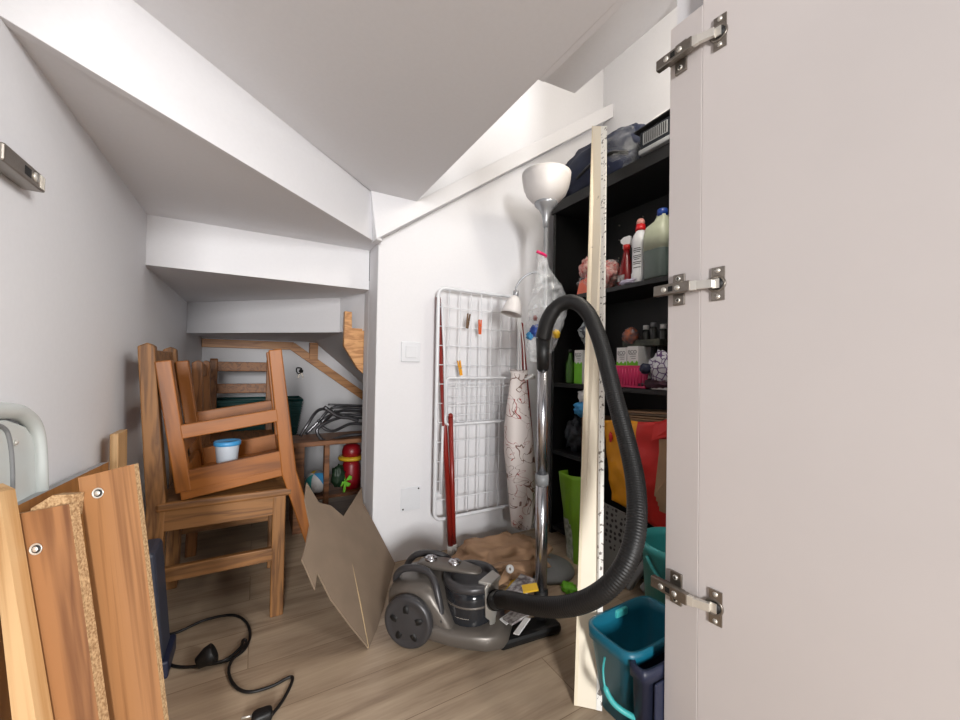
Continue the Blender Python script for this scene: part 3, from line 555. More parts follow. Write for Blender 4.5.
# ------------------------------------------------------------------ floor lamp
LB=V((1.135,1.352,0)); T=thing('floor_lamp',LB,'silver floor lamp with a white bowl shade and a small reading arm','floor lamp')
b=MB(); b.lathe(LB,[(.001,.001),(.122,.001),(.126,.006),(.122,.016),(.105,.026),(.07,.036),(.03,.044),(.018,.05),(.001,.05)],40); b.build('lamp_base',m_greyp,T)
zt=1.545
b=MB(); b.cyl(LB+V((0,0,.045)),LB+V((-.028,0,zt)),.0085,14); b.build('pole',m_lampgrey,T)
lt=LB+V((-.028,0,zt))
b=MB(); b.lathe(lt,[(.001,-.02),(.011,-.02),(.013,.01),(.020,.04),(.036,.065),(.050,.078),(.052,.088),(.046,.094),(.001,.094)],32); b.build('neck',m_lampgrey,T)
b=MB(); b.lathe(lt,[(.046,.088),(.066,.10),(.088,.125),(.100,.155),(.107,.19),(.109,.215),(.106,.215),(.104,.19),(.097,.157),(.085,.129),(.063,.105),(.044,.094)],40,cap=False); b.build('lamp_shade',m_shade,T)
arm0=LB+V((-.012,0,1.29)); sp=atY(516,292,1.42)
b=MB(); b.tube(spl([arm0+V((0,0,-.06)),arm0+V((-.02,.02,-.0)),arm0.lerp(sp,.35)+V((0,0,.055)),arm0.lerp(sp,.75)+V((0,0,.055)),sp+V((.002,0,.025)),sp],8),.0045,8); b.build('reading_arm',m_lampgrey,T)
b=MB(); b.cyl(sp+V((0,0,.005)),sp+V((-.002,0,-.025)),.013,14); b.build('bulb_holder',m_lampgrey,T)
R=M.Rotation(.25,3,'Y'); b=MB(); b.lathe(sp+V((-.003,0,-.02)),[(.014,0),(.024,-.01),(.036,-.035),(.044,-.07),(.047,-.085),(.045,-.085),(.034,-.037),(.012,-.004)],28,R,cap=False); b.build('reading_shade',m_shade,T)
# clear bag hanging from the lamp pole by a pink clip
top=atT(539,255,1.66); T=thing('plastic_bag',top,'clear plastic bag with blue knots hanging on the lamp pole by a pink clip','bag')
def bagskin(cs,seed,n=28,crease=.18):
    rings=[]
    for k,(c,rx,ry) in enumerate(cs):
        rings.append([V(c)+(CR*math.cos(a)*rx+V((CF.x,CF.y,0))*math.sin(a)*ry)*(1+crease*N.noise(V((math.cos(a)*2.4,math.sin(a)*2.4,k*.45+seed)))+crease*.4*N.noise(V((math.cos(a)*7,math.sin(a)*7,k*.8+seed)))) for a in [2*PI*i/n for i in range(n)]])
    return rings
def lerps(ks,m):
    out=[]
    for i in range(len(ks)-1):
        for j in range(m): t=j/m; out.append((V(ks[i][0]).lerp(V(ks[i+1][0]),t),ks[i][1]*(1-t)+ks[i+1][1]*t,ks[i][2]*(1-t)+ks[i+1][2]*t))
    return out+[ks[-1]]
b=MB(); b.loft(bagskin(lerps([(atT(541,254,1.66),.02,.012),(atT(543,268,1.64),.026,.02),(atT(548,285,1.62),.055,.03),(atT(549,305,1.60),.078,.04),(atT(545,325,1.60),.078,.045),(atT(541,345,1.60),.06,.04),(atT(538,362,1.60),.03,.02)],4),2),False); b.build('bag_skin',m_film2,T)
b=MB(); b.tube(spl([top+V((-.024,-.014,.008)),top+V((-.01,-.022,.002)),top+V((.018,-.02,-.004)),top+V((.026,-.012,-.008))],5),.0065,8); b.build('clip',m_pink,T)
for px,py,r,mm,nm,sd in((536,331,.024,m_blue,'blue_knot',1),(543,326,.020,m_blue,'blue_knot',2),(530,336,.016,m_skyb,'blue_knot',5),(535,318,.010,m_red,'red_knot',3),(556,334,.017,m_yp,'yellow_knot',4)):
    b=MB(); b.blob(atT(px,py,1.575),(r,r*.8,r),.5,3,sd,12); b.build(nm,mm,T)
# ------------------------------------------------------------------ black bookcase and its contents
BX,BY0,BY1,BH=1.41,.80,1.655,1.80; BD=.30
T=thing('bookcase',(BX+BD/2,(BY0+BY1)/2,0),'tall black bookcase crammed with household things, open towards the lamp','bookcase')
b=MB(); b.ab((BX,BY1-.02,0),(BX+BD,BY1,BH-.055)); b.build('side_panel',m_black,T,bevel=.001)
b=MB(); b.ab((BX,BY0,0),(BX+BD,BY0+.02,BH-.055)); b.build('side_panel',m_black,T,bevel=.001)
b=MB(); b.ab((BX-.01,BY0-.01,BH-.055),(BX+BD,BY1+.01,BH)); b.build('top_board',m_black,T,bevel=.002)
b=MB(); b.ab((BX+BD-.006,BY0+.02,.04),(BX+BD,BY1-.02,BH-.056)); b.build('back_panel',m_black,T)
SZ=(.045,.45,.815,1.275)
for z in SZ: b=MB(); b.ab((BX+.004,BY0+.02,z-.02),(BX+BD-.006,BY1-.02,z)); b.build('shelf',m_black,T,bevel=.001)
b=MB()
for z in(1.50,1.60,1.68):
    for y in(1.2,1.35,1.5): b.cyl((BX+BD-.012,y-.05,z),(BX+BD-.006,y-.05,z),.004,8)
b.build('shelf_peg',m_steel,T)
def sx(px,py,X=1.47): return atX(px,py,X)
# top: navy padded bag in film, black device, papers
T=thing('padded_bag',(1.53,1.43,BH),'rounded navy padded bag wrapped in clear film on top of the black bookcase','bag')
b=MB(); c0=V((1.525,1.385,1.90)); b.blob(c0,(.16,.295,.14),.14,2.5,5,30,flat=BH+.002,pw=.85); b.build('navy_bundle',m_navycloth,T)
b=MB(); b.blob(V((1.53,1.25,1.90)),(.155,.15,.13),.12,3.2,9,26,flat=BH+.001,pw=.85); b.build('film_wrap',m_film3,T)
b=MB(); b.tube(spl([V((1.375,1.44,1.85)),V((1.36,1.32,1.87)),V((1.372,1.22,1.875)),V((1.41,1.16,1.86))],6),.008,8); b.build('carry_handle',m_black,T)
T=thing('black_appliance',(1.46,.97,BH),'black electric appliance with a grey grille on top of the bookcase beside the door frame','appliance')
b=MB(); b.ab((1.38,.82,BH+.001),(1.62,1.085,BH+.022)); b.build('appliance_base',m_greyp,T,bevel=.006)
b=MB(); b.ab((1.385,.82,BH+.021),(1.60,1.08,BH+.098)); bd=b.build('appliance_body',m_smoke,T,bevel=.004)
b=MB(); b.ab((1.3815,.95,BH+.036),(1.3855,1.062,BH+.086)); b.build('grille_frame',m_greyp,bd,bevel=.001)
b=MB()
for k in range(11): b.ab((1.3800,.954+k*.0095,BH+.039),(1.3816,.958+k*.0095,BH+.083))
b.build('grille',m_dark,bd)
b=MB(); b.slab([(1.37,.82,BH+.112),(1.37,1.10,BH+.100),(1.61,1.10,BH+.100),(1.61,.82,BH+.112)],(0,0,.006)); b.build('lid',m_black,T,bevel=.001)
b=MB(); b.add([(1.42,1.06,BH+.112),(1.42,1.0,BH+.114),(1.43,.985,BH+.16),(1.44,1.05,BH+.17)],[(0,1,2,3)],False); b.add([(1.42,1.0,BH+.114),(1.42,.85,BH+.118),(1.45,.84,BH+.20),(1.43,.985,BH+.15)],[(0,1,2,3)],False)
tag(b.build('crumpled_paper',m_paper,solid=.001),'crumpled white paper lying on the black appliance','paper')
# shelf 2: bottles
zs=1.276
T=thing('plastic_bag',(1.50,1.40,zs),'clear bag of red and orange packets on the upper bookcase shelf','bag')
b=MB(); b.blob(V((1.50,1.40,zs+.085)),(.075,.12,.085),.35,2.8,11,26,flat=zs+.001); b.build('bag_skin',m_film2,T)
b=MB(); b.blob(V((1.50,1.36,zs+.09)),(.06,.07,.065),.4,3,4,20,flat=zs+.004); b.build('red_packet',m_rednet,T)
b=MB(); b.slab([(1.44,1.37,zs+.002),(1.44,1.50,zs+.002),(1.45,1.49,zs+.075),(1.45,1.38,zs+.095)],(.05,0,0)); b.build('orange_box',m_orange,T,bevel=.002)
b=MB(); b.blob(V((1.47,1.45,zs+.13)),(.04,.05,.045),.5,3,8,16); b.build('red_packet',m_rednet,T)
p=V((1.47,1.21,zs)); T=thing('spray_bottle',p,'dark red spray bottle with a white trigger head on the upper shelf','bottle')
b=MB(); b.lathe(p,[(.001,.001),(.033,.001),(.036,.008),(.036,.05),(.030,.085),(.017,.14),(.012,.175),(.001,.175)],24); b.build('bottle_body',m_redbot,T)
b=MB(); b.lathe(p+V((0,0,.172)),[(.001,0),(.015,0),(.015,.022),(.001,.022)],18); b.build('collar',mat('bright_red',(196,30,28),.4),T)
b=MB(); b.slab([p+V((0,y,z)) for y,z in((-.014,.193),(.012,.193),(.035,.212),(.038,.226),(.018,.236),(-.012,.236),(-.020,.222))],(.016,0,0)); b.slab([p+V((.003,y,z)) for y,z in((.018,.214),(.026,.20),(.026,.182),(.021,.182),(.018,.2))],(.01,0,0)); b.build('trigger_head',m_white,T,bevel=.003)
b=MB(); b.ab(p+V((-.0372,-.018,.022)),p+V((-.0352,.018,.05))); b.build('bottle_label',m_print,T)
p=V((1.465,1.132,zs)); T=thing('cleaner_bottle',p,'white cleaner bottle with a red cap and a printed label on the upper shelf','bottle')
b=MB(); b.lathe(p,[(.001,.001),(.035,.001),(.037,.008),(.037,.045),(.034,.052),(.034,.16),(.037,.17),(.037,.19),(.030,.215),(.021,.228),(.018,.24),(.001,.24)],28); bb_=b.build('bottle_body',m_white,T)
b=MB(); b.lathe(p+V((0,0,.235)),[(.001,0),(.022,0),(.021,.012),(.019,.028),(.001,.028)],20); b.build('cap',mat('cap_red',(214,30,36),.4),T)
b=MB(); b.lathe(p+V((0,0,.26)),[(.001,0),(.018,0),(.018,.016),(.012,.028),(.001,.030)],20); b.build('cap_cover',mat('pink_clear_cap',(214,150,140),.3),T)
for k,(w_,z) in enumerate(((.020,.15),(.024,.142),(.018,.134),(.024,.118),(.022,.110),(.016,.102),(.024,.090),(.020,.082),(.022,.066))):
    b=MB(); b.loft([[p+V((0,0,z+dz))+V((-math.cos(a),math.sin(a),0))*.0346 for a in [(-.5+i/8)*w_/.0346*1.6-.2 for i in range(9)]] for dz in(0,.0035)],False,False); b.build('label_print',m_cgrey,bb_)
p=V((1.46,1.034,zs)); T=thing('jerry_can',p,'translucent canister half full of grey-green liquid with a blue cap','canister')
b=MB(); b.loft([[p+V((math.copysign(abs(math.cos(a))**.5,math.cos(a))*.05*s,math.copysign(abs(math.sin(a))**.5,math.sin(a))*.055*s,z)) for a in [2*PI*i/32 for i in range(32)]] for z,s in((.001,.95),(.008,1),(.12,1),(.121,1.0))],True); b.build('liquid',m_grn,T)
b=MB(); b.loft([[p+V((math.copysign(abs(math.cos(a))**.5,math.cos(a))*.0502*s,math.copysign(abs(math.sin(a))**.5,math.sin(a))*.0552*s-(.012 if s<.6 else 0),z)) for a in [2*PI*i/32 for i in range(32)]] for z,s in((.121,1),(.185,1),(.22,.90),(.245,.5),(.262,.36),(.268,.36))],True); b.build('can_body',mat('milky_plastic',(176,182,160),.4,bump=0),T)
b=MB(); b.lathe(p+V((0,-.012,.264)),[(.001,0),(.021,0),(.021,.026),(.018,.03),(.001,.03)],18); b.build('cap',m_blue,T)
b=MB(); b.blob(V((1.445,1.17,zs+.012)),(.028,.05,.014),.4,3,3,14,flat=zs+.001); tag(b.build('cleaning_cloth',mat('lilac_cloth',(196,190,212),.8)),'crumpled pale cloth in front of the red spray bottle','cloth')
# shelf 3
zs=.816
def box_(name,a,b_,mats,lab,cat,rz=0,group=None):
    T=thing(name,((a[0]+b_[0])/2,(a[1]+b_[1])/2,a[2]),lab,cat,group); return T
def eco(y0,y1,x,h,lab):
    T=thing('carton',(x,(y0+y1)/2,zs),lab,'carton','white and green cartons on the middle shelf')
    b=MB(); b.ab((x,y0,zs+.001),(x+.09,y1,zs+h)); bd=b.build('carton_body',m_paper,T,bevel=.0015)
    b=MB(); n=8; w_=y1-y0; prof=[(y0,zs+.002)]+[(y0+w_*i/n,zs+h*.62+.006*math.sin(i*1.9)) for i in range(n+1)]+[(y1,zs+.002)]
    b.slab([(x-.0012,y,z) for y,z in prof],(.0011,0,0)); b.build('green_band',m_lime,bd)
    b=MB(); 
    for k in range(3): b.ab((x-.001,y0+w_*.2,zs+h*(.70+.05*k)),(x+.0,y0+w_*(.6+.1*k),zs+h*(.71+.05*k)))
    b.build('print_line',m_cgrey,bd)
    text('ECO',.022,m_cgrey,bd,(x-.0008,(y0+y1)/2,zs+h*.86),(0,-1,0),(0,0,1))
eco(1.452,1.508,1.44,.175,'narrow white and green carton left of the leaning white board')
eco(1.192,1.247,1.455,.18,'white and green carton behind the magenta basket, beside the hose')
eco(1.128,1.186,1.452,.184,'white and green carton behind the magenta basket, right one of the pair')
T=thing('plastic_basket',(1.425,1.10,zs),'magenta ribbed plastic basket on the middle shelf','basket')
b=MB(); fr=[(1.418,1.065,zs+.001),(1.418,1.25,zs+.001),(1.418,1.26,zs+.098),(1.418,1.055,zs+.098)]
b.slab(fr,(.012,0,0)); b.ab((1.43,1.065,zs+.001),(1.445,1.25,zs+.012)); b.build('basket_wall',m_pink,T,bevel=.002)
b=MB()
for k in range(12): y=1.07+k*.0157; b.cyl((1.417,y,zs+.012),(1.417,y,zs+.085),.0025,6)
b.build('rib',m_pink,T)
b=MB(); b.blob(V((1.412,1.06,zs+.085)),(.024,.024,.022),.15,3,2,18); tag(b.build('thread_ball',m_navy),'navy blue ball of thread in front of the magenta basket','ball')
p=V((1.43,1.375+.08,zs)); 
p=V((1.45,1.548,zs)); T=thing('green_bottle',p,'slim dark green bottle at the left end of the middle shelf','bottle')
b=MB(); b.lathe(p,[(.001,.001),(.024,.001),(.025,.01),(.025,.10),(.012,.13),(.010,.165),(.001,.165)],20); b.build('bottle_body',m_gbot,T)
b=MB(); b.lathe(p+V((0,0,.163)),[(.001,0),(.012,0),(.012,.018),(.001,.018)],14); b.build('cap',m_dark,T)
# checked bundle and clutter
def checked(name,c1,c2,s):
    m,nt,bs=base(name,c1,.7); tc=nd(nt,'ShaderNodeTexCoord'); v=nd(nt,'ShaderNodeTexVoronoi',feature='DISTANCE_TO_EDGE',Scale=s); nt.links.new(tc.outputs['Object'],v.inputs['Vector'])
    r=nd(nt,'ShaderNodeValToRGB'); r.color_ramp.elements[0].position=.05; r.color_ramp.elements[1].position=.09; r.color_ramp.elements[0].color=lin(c2); r.color_ramp.elements[1].color=lin(c1)
    nt.links.new(v.outputs[0],r.inputs[0]); nt.links.new(r.outputs[0],bs.inputs['Base Color']); return m
b=MB(); b.blob(V((1.455,1.0,zs+.085)),(.04,.07,.075),.3,2.5,6,20,flat=zs+.03); tag(b.build('mesh_bundle',checked('net_print',(200,200,206),(90,60,110),38)),'white and purple net bundle beside the magenta basket','bundle')
b=MB(); b.blob(V((1.45,1.02,zs+.02)),(.045,.09,.022),.45,4,7,18,flat=zs+.004); tag(b.build('cable_tangle',mat('dark_plum',(70,30,50),.6,var=.6,scale=60)),'dark red tangle lying under the net bundle','tangle')
b=MB(); b.ab((1.415,.96,zs+.001),(1.47,1.035,zs+.010)); tag(b.build('white_tray',m_paper,bevel=.002),'flat white packet at the right of the middle shelf','packet')
b=MB(); b.blob(V((1.46,1.43,zs+.265)),(.05,.048,.055),.3,2.6,12,18); cl=tag(b.build('patterned_pouch',checked('pouch_print',(150,158,160),(70,74,84),22)),'grey patterned pouch behind the top of the hose','pouch')
for k,(y,cx_,hh,mm) in enumerate(((1.17,1.56,.30,m_paper),(1.13,1.56,.31,m_greyp),(1.09,1.57,.30,m_paper))):
    p=V((cx_,y,zs)); T=thing('jar',p,('left','middle','right')[k]+' one of three dim glass jars in the dark back of the middle shelf','jar','dim jars at the back of the middle shelf')
    b=MB(); b.lathe(p,[(.001,.001),(.016,.001),(.017,.02),(.017,hh-.05),(.011,hh-.035),(.001,hh-.035)],16); b.build('jar_body',mat('dim_glass',(60,62,60),.2),T)
    b=MB(); b.lathe(p+V((0,0,hh-.035)),[(.001,0),(.013,0),(.013,.02),(.001,.02)],14); b.build('lid',mm,T)
b=MB(); b.ab((1.49,1.05,zs+.186),(1.60,1.245,zs+.215)); tag(b.build('flat_box',mat('dim_print_box',(84,86,72),.6,var=.5,scale=20,col2=(40,44,40)),bevel=.003),'flat dim printed box lying on the white and green cartons','box')
b=MB(); b.blob(V((1.49,1.20,zs+.235)),(.035,.035,.035),.3,4,3,14); tag(b.build('striped_tin',mat('orange_stripe',(170,90,50),.5,var=.7,scale=50,col2=(70,80,90))),'small orange and grey packet on the flat box','packet')
# lower shelf: papers, bag, cardboard
zs=.451
b=MB(); 
T=thing('paper_stack',(1.53,1.1,zs),'pile of brown envelopes and papers above the yellow bag','papers')
for k in range(9):
    b=MB(); y=1.10+.012*math.sin(k*2.1); b.slab([(1.43,y-.14,zs+.185+k*.0105),(1.44,y+.13,zs+.175+k*.0095),(1.62,y+.13,zs+.175+k*.0095),(1.62,y-.14,zs+.185+k*.0105)],(0,0,.006)); b.build('envelope',(m_kraft,m_card,m_kraft)[k%3],T)
b=MB(); b.ab((1.44,.97,zs+.001),(1.62,1.24,zs+.173)); b.build('paper_block',m_card,T,bevel=.003)
b=MB(); b.blob(V((1.44,1.435,zs+.24)),(.04,.055,.04),.35,3,4,18); tag(b.build('blue_cloth',m_skyb),'bright blue cloth left of the leaning white board on the lower shelf','cloth')
b=MB(); b.blob(V((1.45,1.43,zs+.305)),(.035,.045,.035),.35,3,14,18); tag(b.build('white_bag',m_paper),'small white plastic bag on top of the blue cloth','bag')
b=MB(); b.ab((1.44,1.37,zs+.001),(1.62,1.45,zs+.20)); tag(b.build('brown_box',m_kraft,bevel=.002),'brown cardboard box under the blue cloth','box')
b=MB(); b.blob(V((1.50,1.55,zs+.09)),(.05,.06,.09),.4,3,24,18,flat=zs+.001); tag(b.build('dark_bundle',mat('dark_print',(30,32,36),.6,var=.8,scale=40,col2=(70,76,84))),'dark printed bundle at the left end of the lower shelf','bundle')
# shopping bag hanging in front of the lower shelves
T=thing('shopping_bag',(1.36,1.08,.28),'big yellow and red woven shopping bag full of papers in front of the bookcase','bag')
def bagpt(u,v,off=0.):
    # u: 0 left ..1 right along the front, v: 0 bottom ..1 top
    t0=atX(604,421,1.345); t1=atX(700,421,1.345); b0=atX(612,500,1.365); b1=atX(690,548,1.365)
    p=(b0.lerp(b1,u)).lerp(t0.lerp(t1,u),v); return p+V((-.035*math.sin(PI*u)*math.sin(PI*min(1,v*1.0+.0))-.012*N.noise(V((u*5,v*6,2)))+off,0,.004*math.sin(u*9)))
b=MB()
b.grid(bagpt,24,26); b.f=[(f,0 if k//26<10 else 1,True) for k,(f,_,_) in enumerate(b.f)]
b.build('front_panel',[m_yel,m_redw],T,solid=.002)
b=MB(); b.grid(lambda i,j:bagpt(0,j)+V((.04*i,.015*math.sin(PI*i),0)),5,12); b.grid(lambda i,j:bagpt(i,0)+V((.05*j,0,-.0)),12,4); b.build('side_panel',m_yel,T,solid=.002)
b=MB(); b.mi=0; k0=bagpt(.68,.99,-.008); b.slab([bagpt(.60,.985,-.006),bagpt(.60,.83,-.01),bagpt(1.0,.93,-.012),bagpt(1.0,1.10,-.008)],(-.003,0,0)); b.build('handle_band',m_redw,T)
b=MB(); 
for k in range(4): b.slab([bagpt(.68+.012*k,.84,-.014-.005*k),bagpt(.70,.20+.05*k,-.018-.005*k),bagpt(1.0,.20,-.018-.005*k),bagpt(1.0,.86,-.014-.005*k)],(-.002,0,0))
tag(b.build('paper_bag_folded',m_kraft),'folded brown paper bags tucked at the right side of the shopping bag','paper bag')
b=MB(); b.blob(bagpt(.10,.80,-.01),(.003,.010,.02),.4,3,2,10); b.build('red_print',m_redw,T)
# green bag at the floor
T=thing('shopping_bag',(1.34,1.47,.05),'lime green and white printed bag standing at the foot of the bookcase','bag')
def gp(u,v): a=atX(559,471,1.345); b_=atX(584,478,1.335); c=atX(572,598,1.31); d=atX(590,600,1.30); p=(c.lerp(d,u)).lerp(a.lerp(b_,u),v); return p+V((.012*N.noise(V((u*4,v*5,7)))-.02*math.sin(PI*u),0,0))
b=MB()
b.grid(gp,14,24); b.f=[(f,1 if (k//24<7 and 2<k%24<15 and k//24+(k%24)*.3<9) else 0,True) for k,(f,_,_) in enumerate(b.f)]
b.build('front_panel',[m_green,mat('white_grey_print',(196,200,190),.5,var=.4,scale=45,col2=(120,132,112))],T,solid=.003)
b=MB(); b.grid(lambda i,j:gp(0,j)+V((.06*i,.0,0)),3,10); b.build('side_panel',m_green,T,solid=.002)
b=MB(); b.blob(atZ(569,588,.012),(.03,.035,.014),.5,3,3,14,flat=.001); tag(b.build('green_scrap',m_lime),'bright green plastic scrap on the floor beside the lamp base','scrap')
# perforated dark panel, grey poles
def dots():
    m,nt,bs=base('perforated_sheet',(96,96,96),.6); tc=nd(nt,'ShaderNodeTexCoord'); v=nd(nt,'ShaderNodeTexVoronoi',Scale=42.); v.inputs['Randomness'].default_value=.35; nt.links.new(tc.outputs['Object'],v.inputs['Vector'])
    r=nd(nt,'ShaderNodeValToRGB'); r.color_ramp.elements[0].position=.28; r.color_ramp.elements[1].position=.34; r.color_ramp.elements[0].color=lin((26,26,28)); r.color_ramp.elements[1].color=lin((112,112,110))
    nt.links.new(v.outputs['Distance'],r.inputs[0]); nt.links.new(r.outputs[0],bs.inputs['Base Color']); return m
b=MB(); b.slab([atX(598,500,1.335),atX(630,516,1.335),atX(622,585,1.31),atX(600,585,1.31)],(.006,0,0)); tag(b.build('perforated_bag',dots()),'grey dotted bag behind the hose, under the shopping bag','bag')
T=thing('folded_stool',(1.30,1.0,0),'grey plastic tubes of a folded stool leaning behind the teal buckets','stool')
for (x0_,y0_,x1_,y1_) in((628,588,674,524),(643,590,688,540)):
    b=MB(); b.bar(atX(x0_,y0_,1.26),atX(x1_,y1_,1.32),.026,.026); b.build('tube_leg',m_greyp,T,bevel=.006)
b=MB(); b.bar(atX(622,560,1.34),atX(662,560,1.34),.02,.05); b.build('cross_brace',m_cgrey,T,bevel=.006)
# ------------------------------------------------------------------ tall white board
nb=V((-.62,-.78,.12)); p0=atZ(574,706); p1=atZ(602,712); q0=atX(592,126,1.372); q1=atX(607,126,1.345)
p0.z=p1.z=.002; dz_=(q0.z+q1.z)/2
th=(p1-p0).cross(q0-p0).normalized(); 
if th.y<0: th=-th
b=MB(); b.slab([p0,p1,q1,q0],th*.016); wb=tag(b.build('white_board_panel',scuffed('scuffed_cream_board',(240,230,210),(196,186,168),.69,30),bevel=.001),'tall narrow cream board with chipped paint, leaning against the bookcase','board')
b=MB(); e=.78; f0=p0.lerp(p1,.80)-th*.0006; f1=q0.lerp(q1,.62)-th*.0006; b.slab([f0,p1-th*.0006,q1-th*.0006,f1],th*.0005); b.build('chipped_edge',scuffed('chipped_edge',(238,236,230),(120,114,108),.60,75),wb)
b=MB(); b.slab([p0-th*.0006,p0.lerp(p1,.12)-th*.0006,q0.lerp(q1,.07)-th*.0006,q0-th*.0006],th*.0005); b.build('pale_edge',mat('pale_edge',(238,226,200),.6),wb)
# ------------------------------------------------------------------ paper bag with waste paper
T=thing('paper_bag',(.93,1.36,0),'brown paper bag lying on the floor, spilling papers and magazines','paper bag')
b=MB(); b.blob(V((.96,1.44,.055)),(.20,.15,.062),.28,2.4,5,30,flat=.002,pw=.8); b.build('bag_body',m_kraft,T)
b=MB()
o=[atT(475,572,1.50),atT(500,562,1.52),atT(530,560,1.50),atT(532,575,1.43),atT(512,580,1.40),atT(494,588,1.36)]
c=sum(o,V((0,0,0)))/6+V((0,0,.025))
for i in range(5): b.add([c,o[i],o[i+1]],[(0,1,2)],True)
b.build('torn_mouth',m_kraft,T,solid=.002)
random.seed(4)
pm=[(m_yp,'narrow yellow folded leaflet on the paper heap','leaflet',508,590,1.36,.14,.02,.45),(m_lilac,'lilac printed brochure in the paper heap','brochure',508,597,1.36,.10,.05,-.2),(m_print,'grey printed magazine sticking out of the paper heap','magazine',520,588,1.33,.12,.07,.35),
    (m_paper,'white folded sheet at the front of the paper heap','paper',522,626,1.19,.07,.02,.35),(m_kraft,'brown envelope half under the yellow leaflet','envelope',515,603,1.35,.12,.07,.1),(m_paper,'white sheet under the hose at the foot of the vacuum wand','paper',511,616,1.27,.07,.035,.1),(m_print,'dull printed leaflet at the bottom of the paper heap','leaflet',524,612,1.26,.13,.06,-.1),(m_yp,'short yellow strip standing beside the vacuum wand','paper strip',530,588,1.27,.03,.05,1.1)]
for k,(mm,lab,cat,px,py,t,w_,h_,rz) in enumerate(pm):
    p=atT(px,py,t); R=M.Rotation(rz,3,'Z')@M.Rotation(-.25+.1*(k%3),3,'X')@M.Rotation(-.2,3,'Y'); b=MB(); b.box(p,(w_,h_,.006 if k not in(3,5) else .003),R); tag(b.build(('leaflet','brochure','magazine','paper_sheet','envelope','paper_sheet','leaflet','paper_strip')[k],mm),lab,cat)
b=MB(); p=atT(509,569,1.42); R=M.Rotation(1.1,3,'X'); b.lathe(p,[(.006,0),(.014,0),(.015,.006),(.014,.012),(.006,.012),(.005,.006)],18,R,cap=False); tag(b.build('tape_roll',m_paper),'small white tape roll in the mouth of the paper bag','tape roll')
# ------------------------------------------------------------------ vacuum cleaner
A_=V((.70,-.714,0)).normalized(); N_=V((-A_.y*-1,0,0)); N_=V((-.714,-.70,0)).normalized(); O_=V((.552,1.25,0)); Z_=V((0,0,1))
VS=.87
def vp(a,n,z): return O_+A_*a+N_*n+Z_*(z*VS)
T=thing('vacuum_cleaner',O_,'dark grey cylinder vacuum cleaner with a smoked canister and ribbed black hose on the floor','vacuum cleaner')
def shell(stations,name,m,n=28,pw=.6,parent=T):
    rings=[]
    for a,w_,z0,z1,off in stations:
        c=(z0+z1)/2; h=(z1-z0)/2
        rings.append([vp(a,off+w_*math.copysign(abs(math.cos(t))**pw,math.cos(t)),c+h*math.copysign(abs(math.sin(t))**pw,math.sin(t))) for t in [2*PI*i/n for i in range(n)]])
    b=MB(); b.loft(rings); return b.build(name,m,parent)
shell([(-.135,.05,.10,.15,0),(-.130,.08,.07,.175,0),(-.115,.10,.045,.192,0),(-.06,.110,.035,.212,0),(0,.112,.03,.222,0),(.03,.110,.028,.212,0),(.055,.108,.028,.175,0),(.085,.106,.028,.125,0),(.11,.10,.03,.08,0)],'rear_body',m_gun,pw=.48)
shell([(-.02,.118,.022,.10,0),(.05,.122,.02,.10,0),(.10,.118,.014,.088,0),(.16,.112,.010,.088,0),(.215,.100,.008,.088,0),(.255,.076,.010,.080,0),(.275,.045,.014,.065,0)],'chassis',m_gun,pw=.55)
for s in(-1,1):
    R=M((A_,Z_,A_.cross(Z_))).transposed()
    ax=N_*s; X=A_; Yv=ax.cross(X); R=M((X,Yv,ax)).transposed(); c=vp(-.035,s*.108,.083/VS)
    b=MB(); b.lathe(c,[(.001,0),(.076,0),(.082,.006),(.082,.020),(.077,.027),(.069,.030),(.065,.027),(.045,.032),(.001,.034)],44,R); wl=b.build('wheel',m_gun2,T)
    for k in range(5):
        a=2*PI*k/5+.35; b=MB(); cc=c+R@V((.042*math.cos(a),.042*math.sin(a),.0285)); ca,sa=math.cos(a),math.sin(a)
        b.loft([[cc+R@V((ca*x-sa*y,sa*x+ca*y,z)) for x,y in [(.016*math.cos(t),.010*math.sin(t)) for t in [2*PI*i/16 for i in range(16)]]] for z in(0,.004)]); b.build('wheel_recess',m_dark,wl)
cc=vp(.135,.0,0); SCM=M.Diagonal((1,1,VS)); b=MB(); b.lathe(cc,[(.001,.045),(.074,.045),(.080,.052),(.084,.10),(.087,.17),(.088,.205),(.001,.205)],40,SCM); can=b.build('dust_canister',m_smoke,T)
b=MB(); b.lathe(cc,[(.0865,.148),(.0885,.150),(.0885,.154),(.0865,.156)],40,SCM,cap=False); b.build('canister_ring',m_gun,can)
b=MB(); b.lathe(cc,[(.089,.203),(.094,.208),(.095,.222),(.088,.232),(.076,.234),(.070,.226),(.068,.21),(.06,.206),(.001,.206)],40,SCM); b.build('canister_lid',m_gun2,T)
b=MB(); b.tube([cc+V((math.cos(a),math.sin(a),0))*.0835+V((0,0,.098)) for a in [math.radians(205+i*4) for i in range(9)]],.0012,6); b.build('fill_mark',m_steel_l,can)
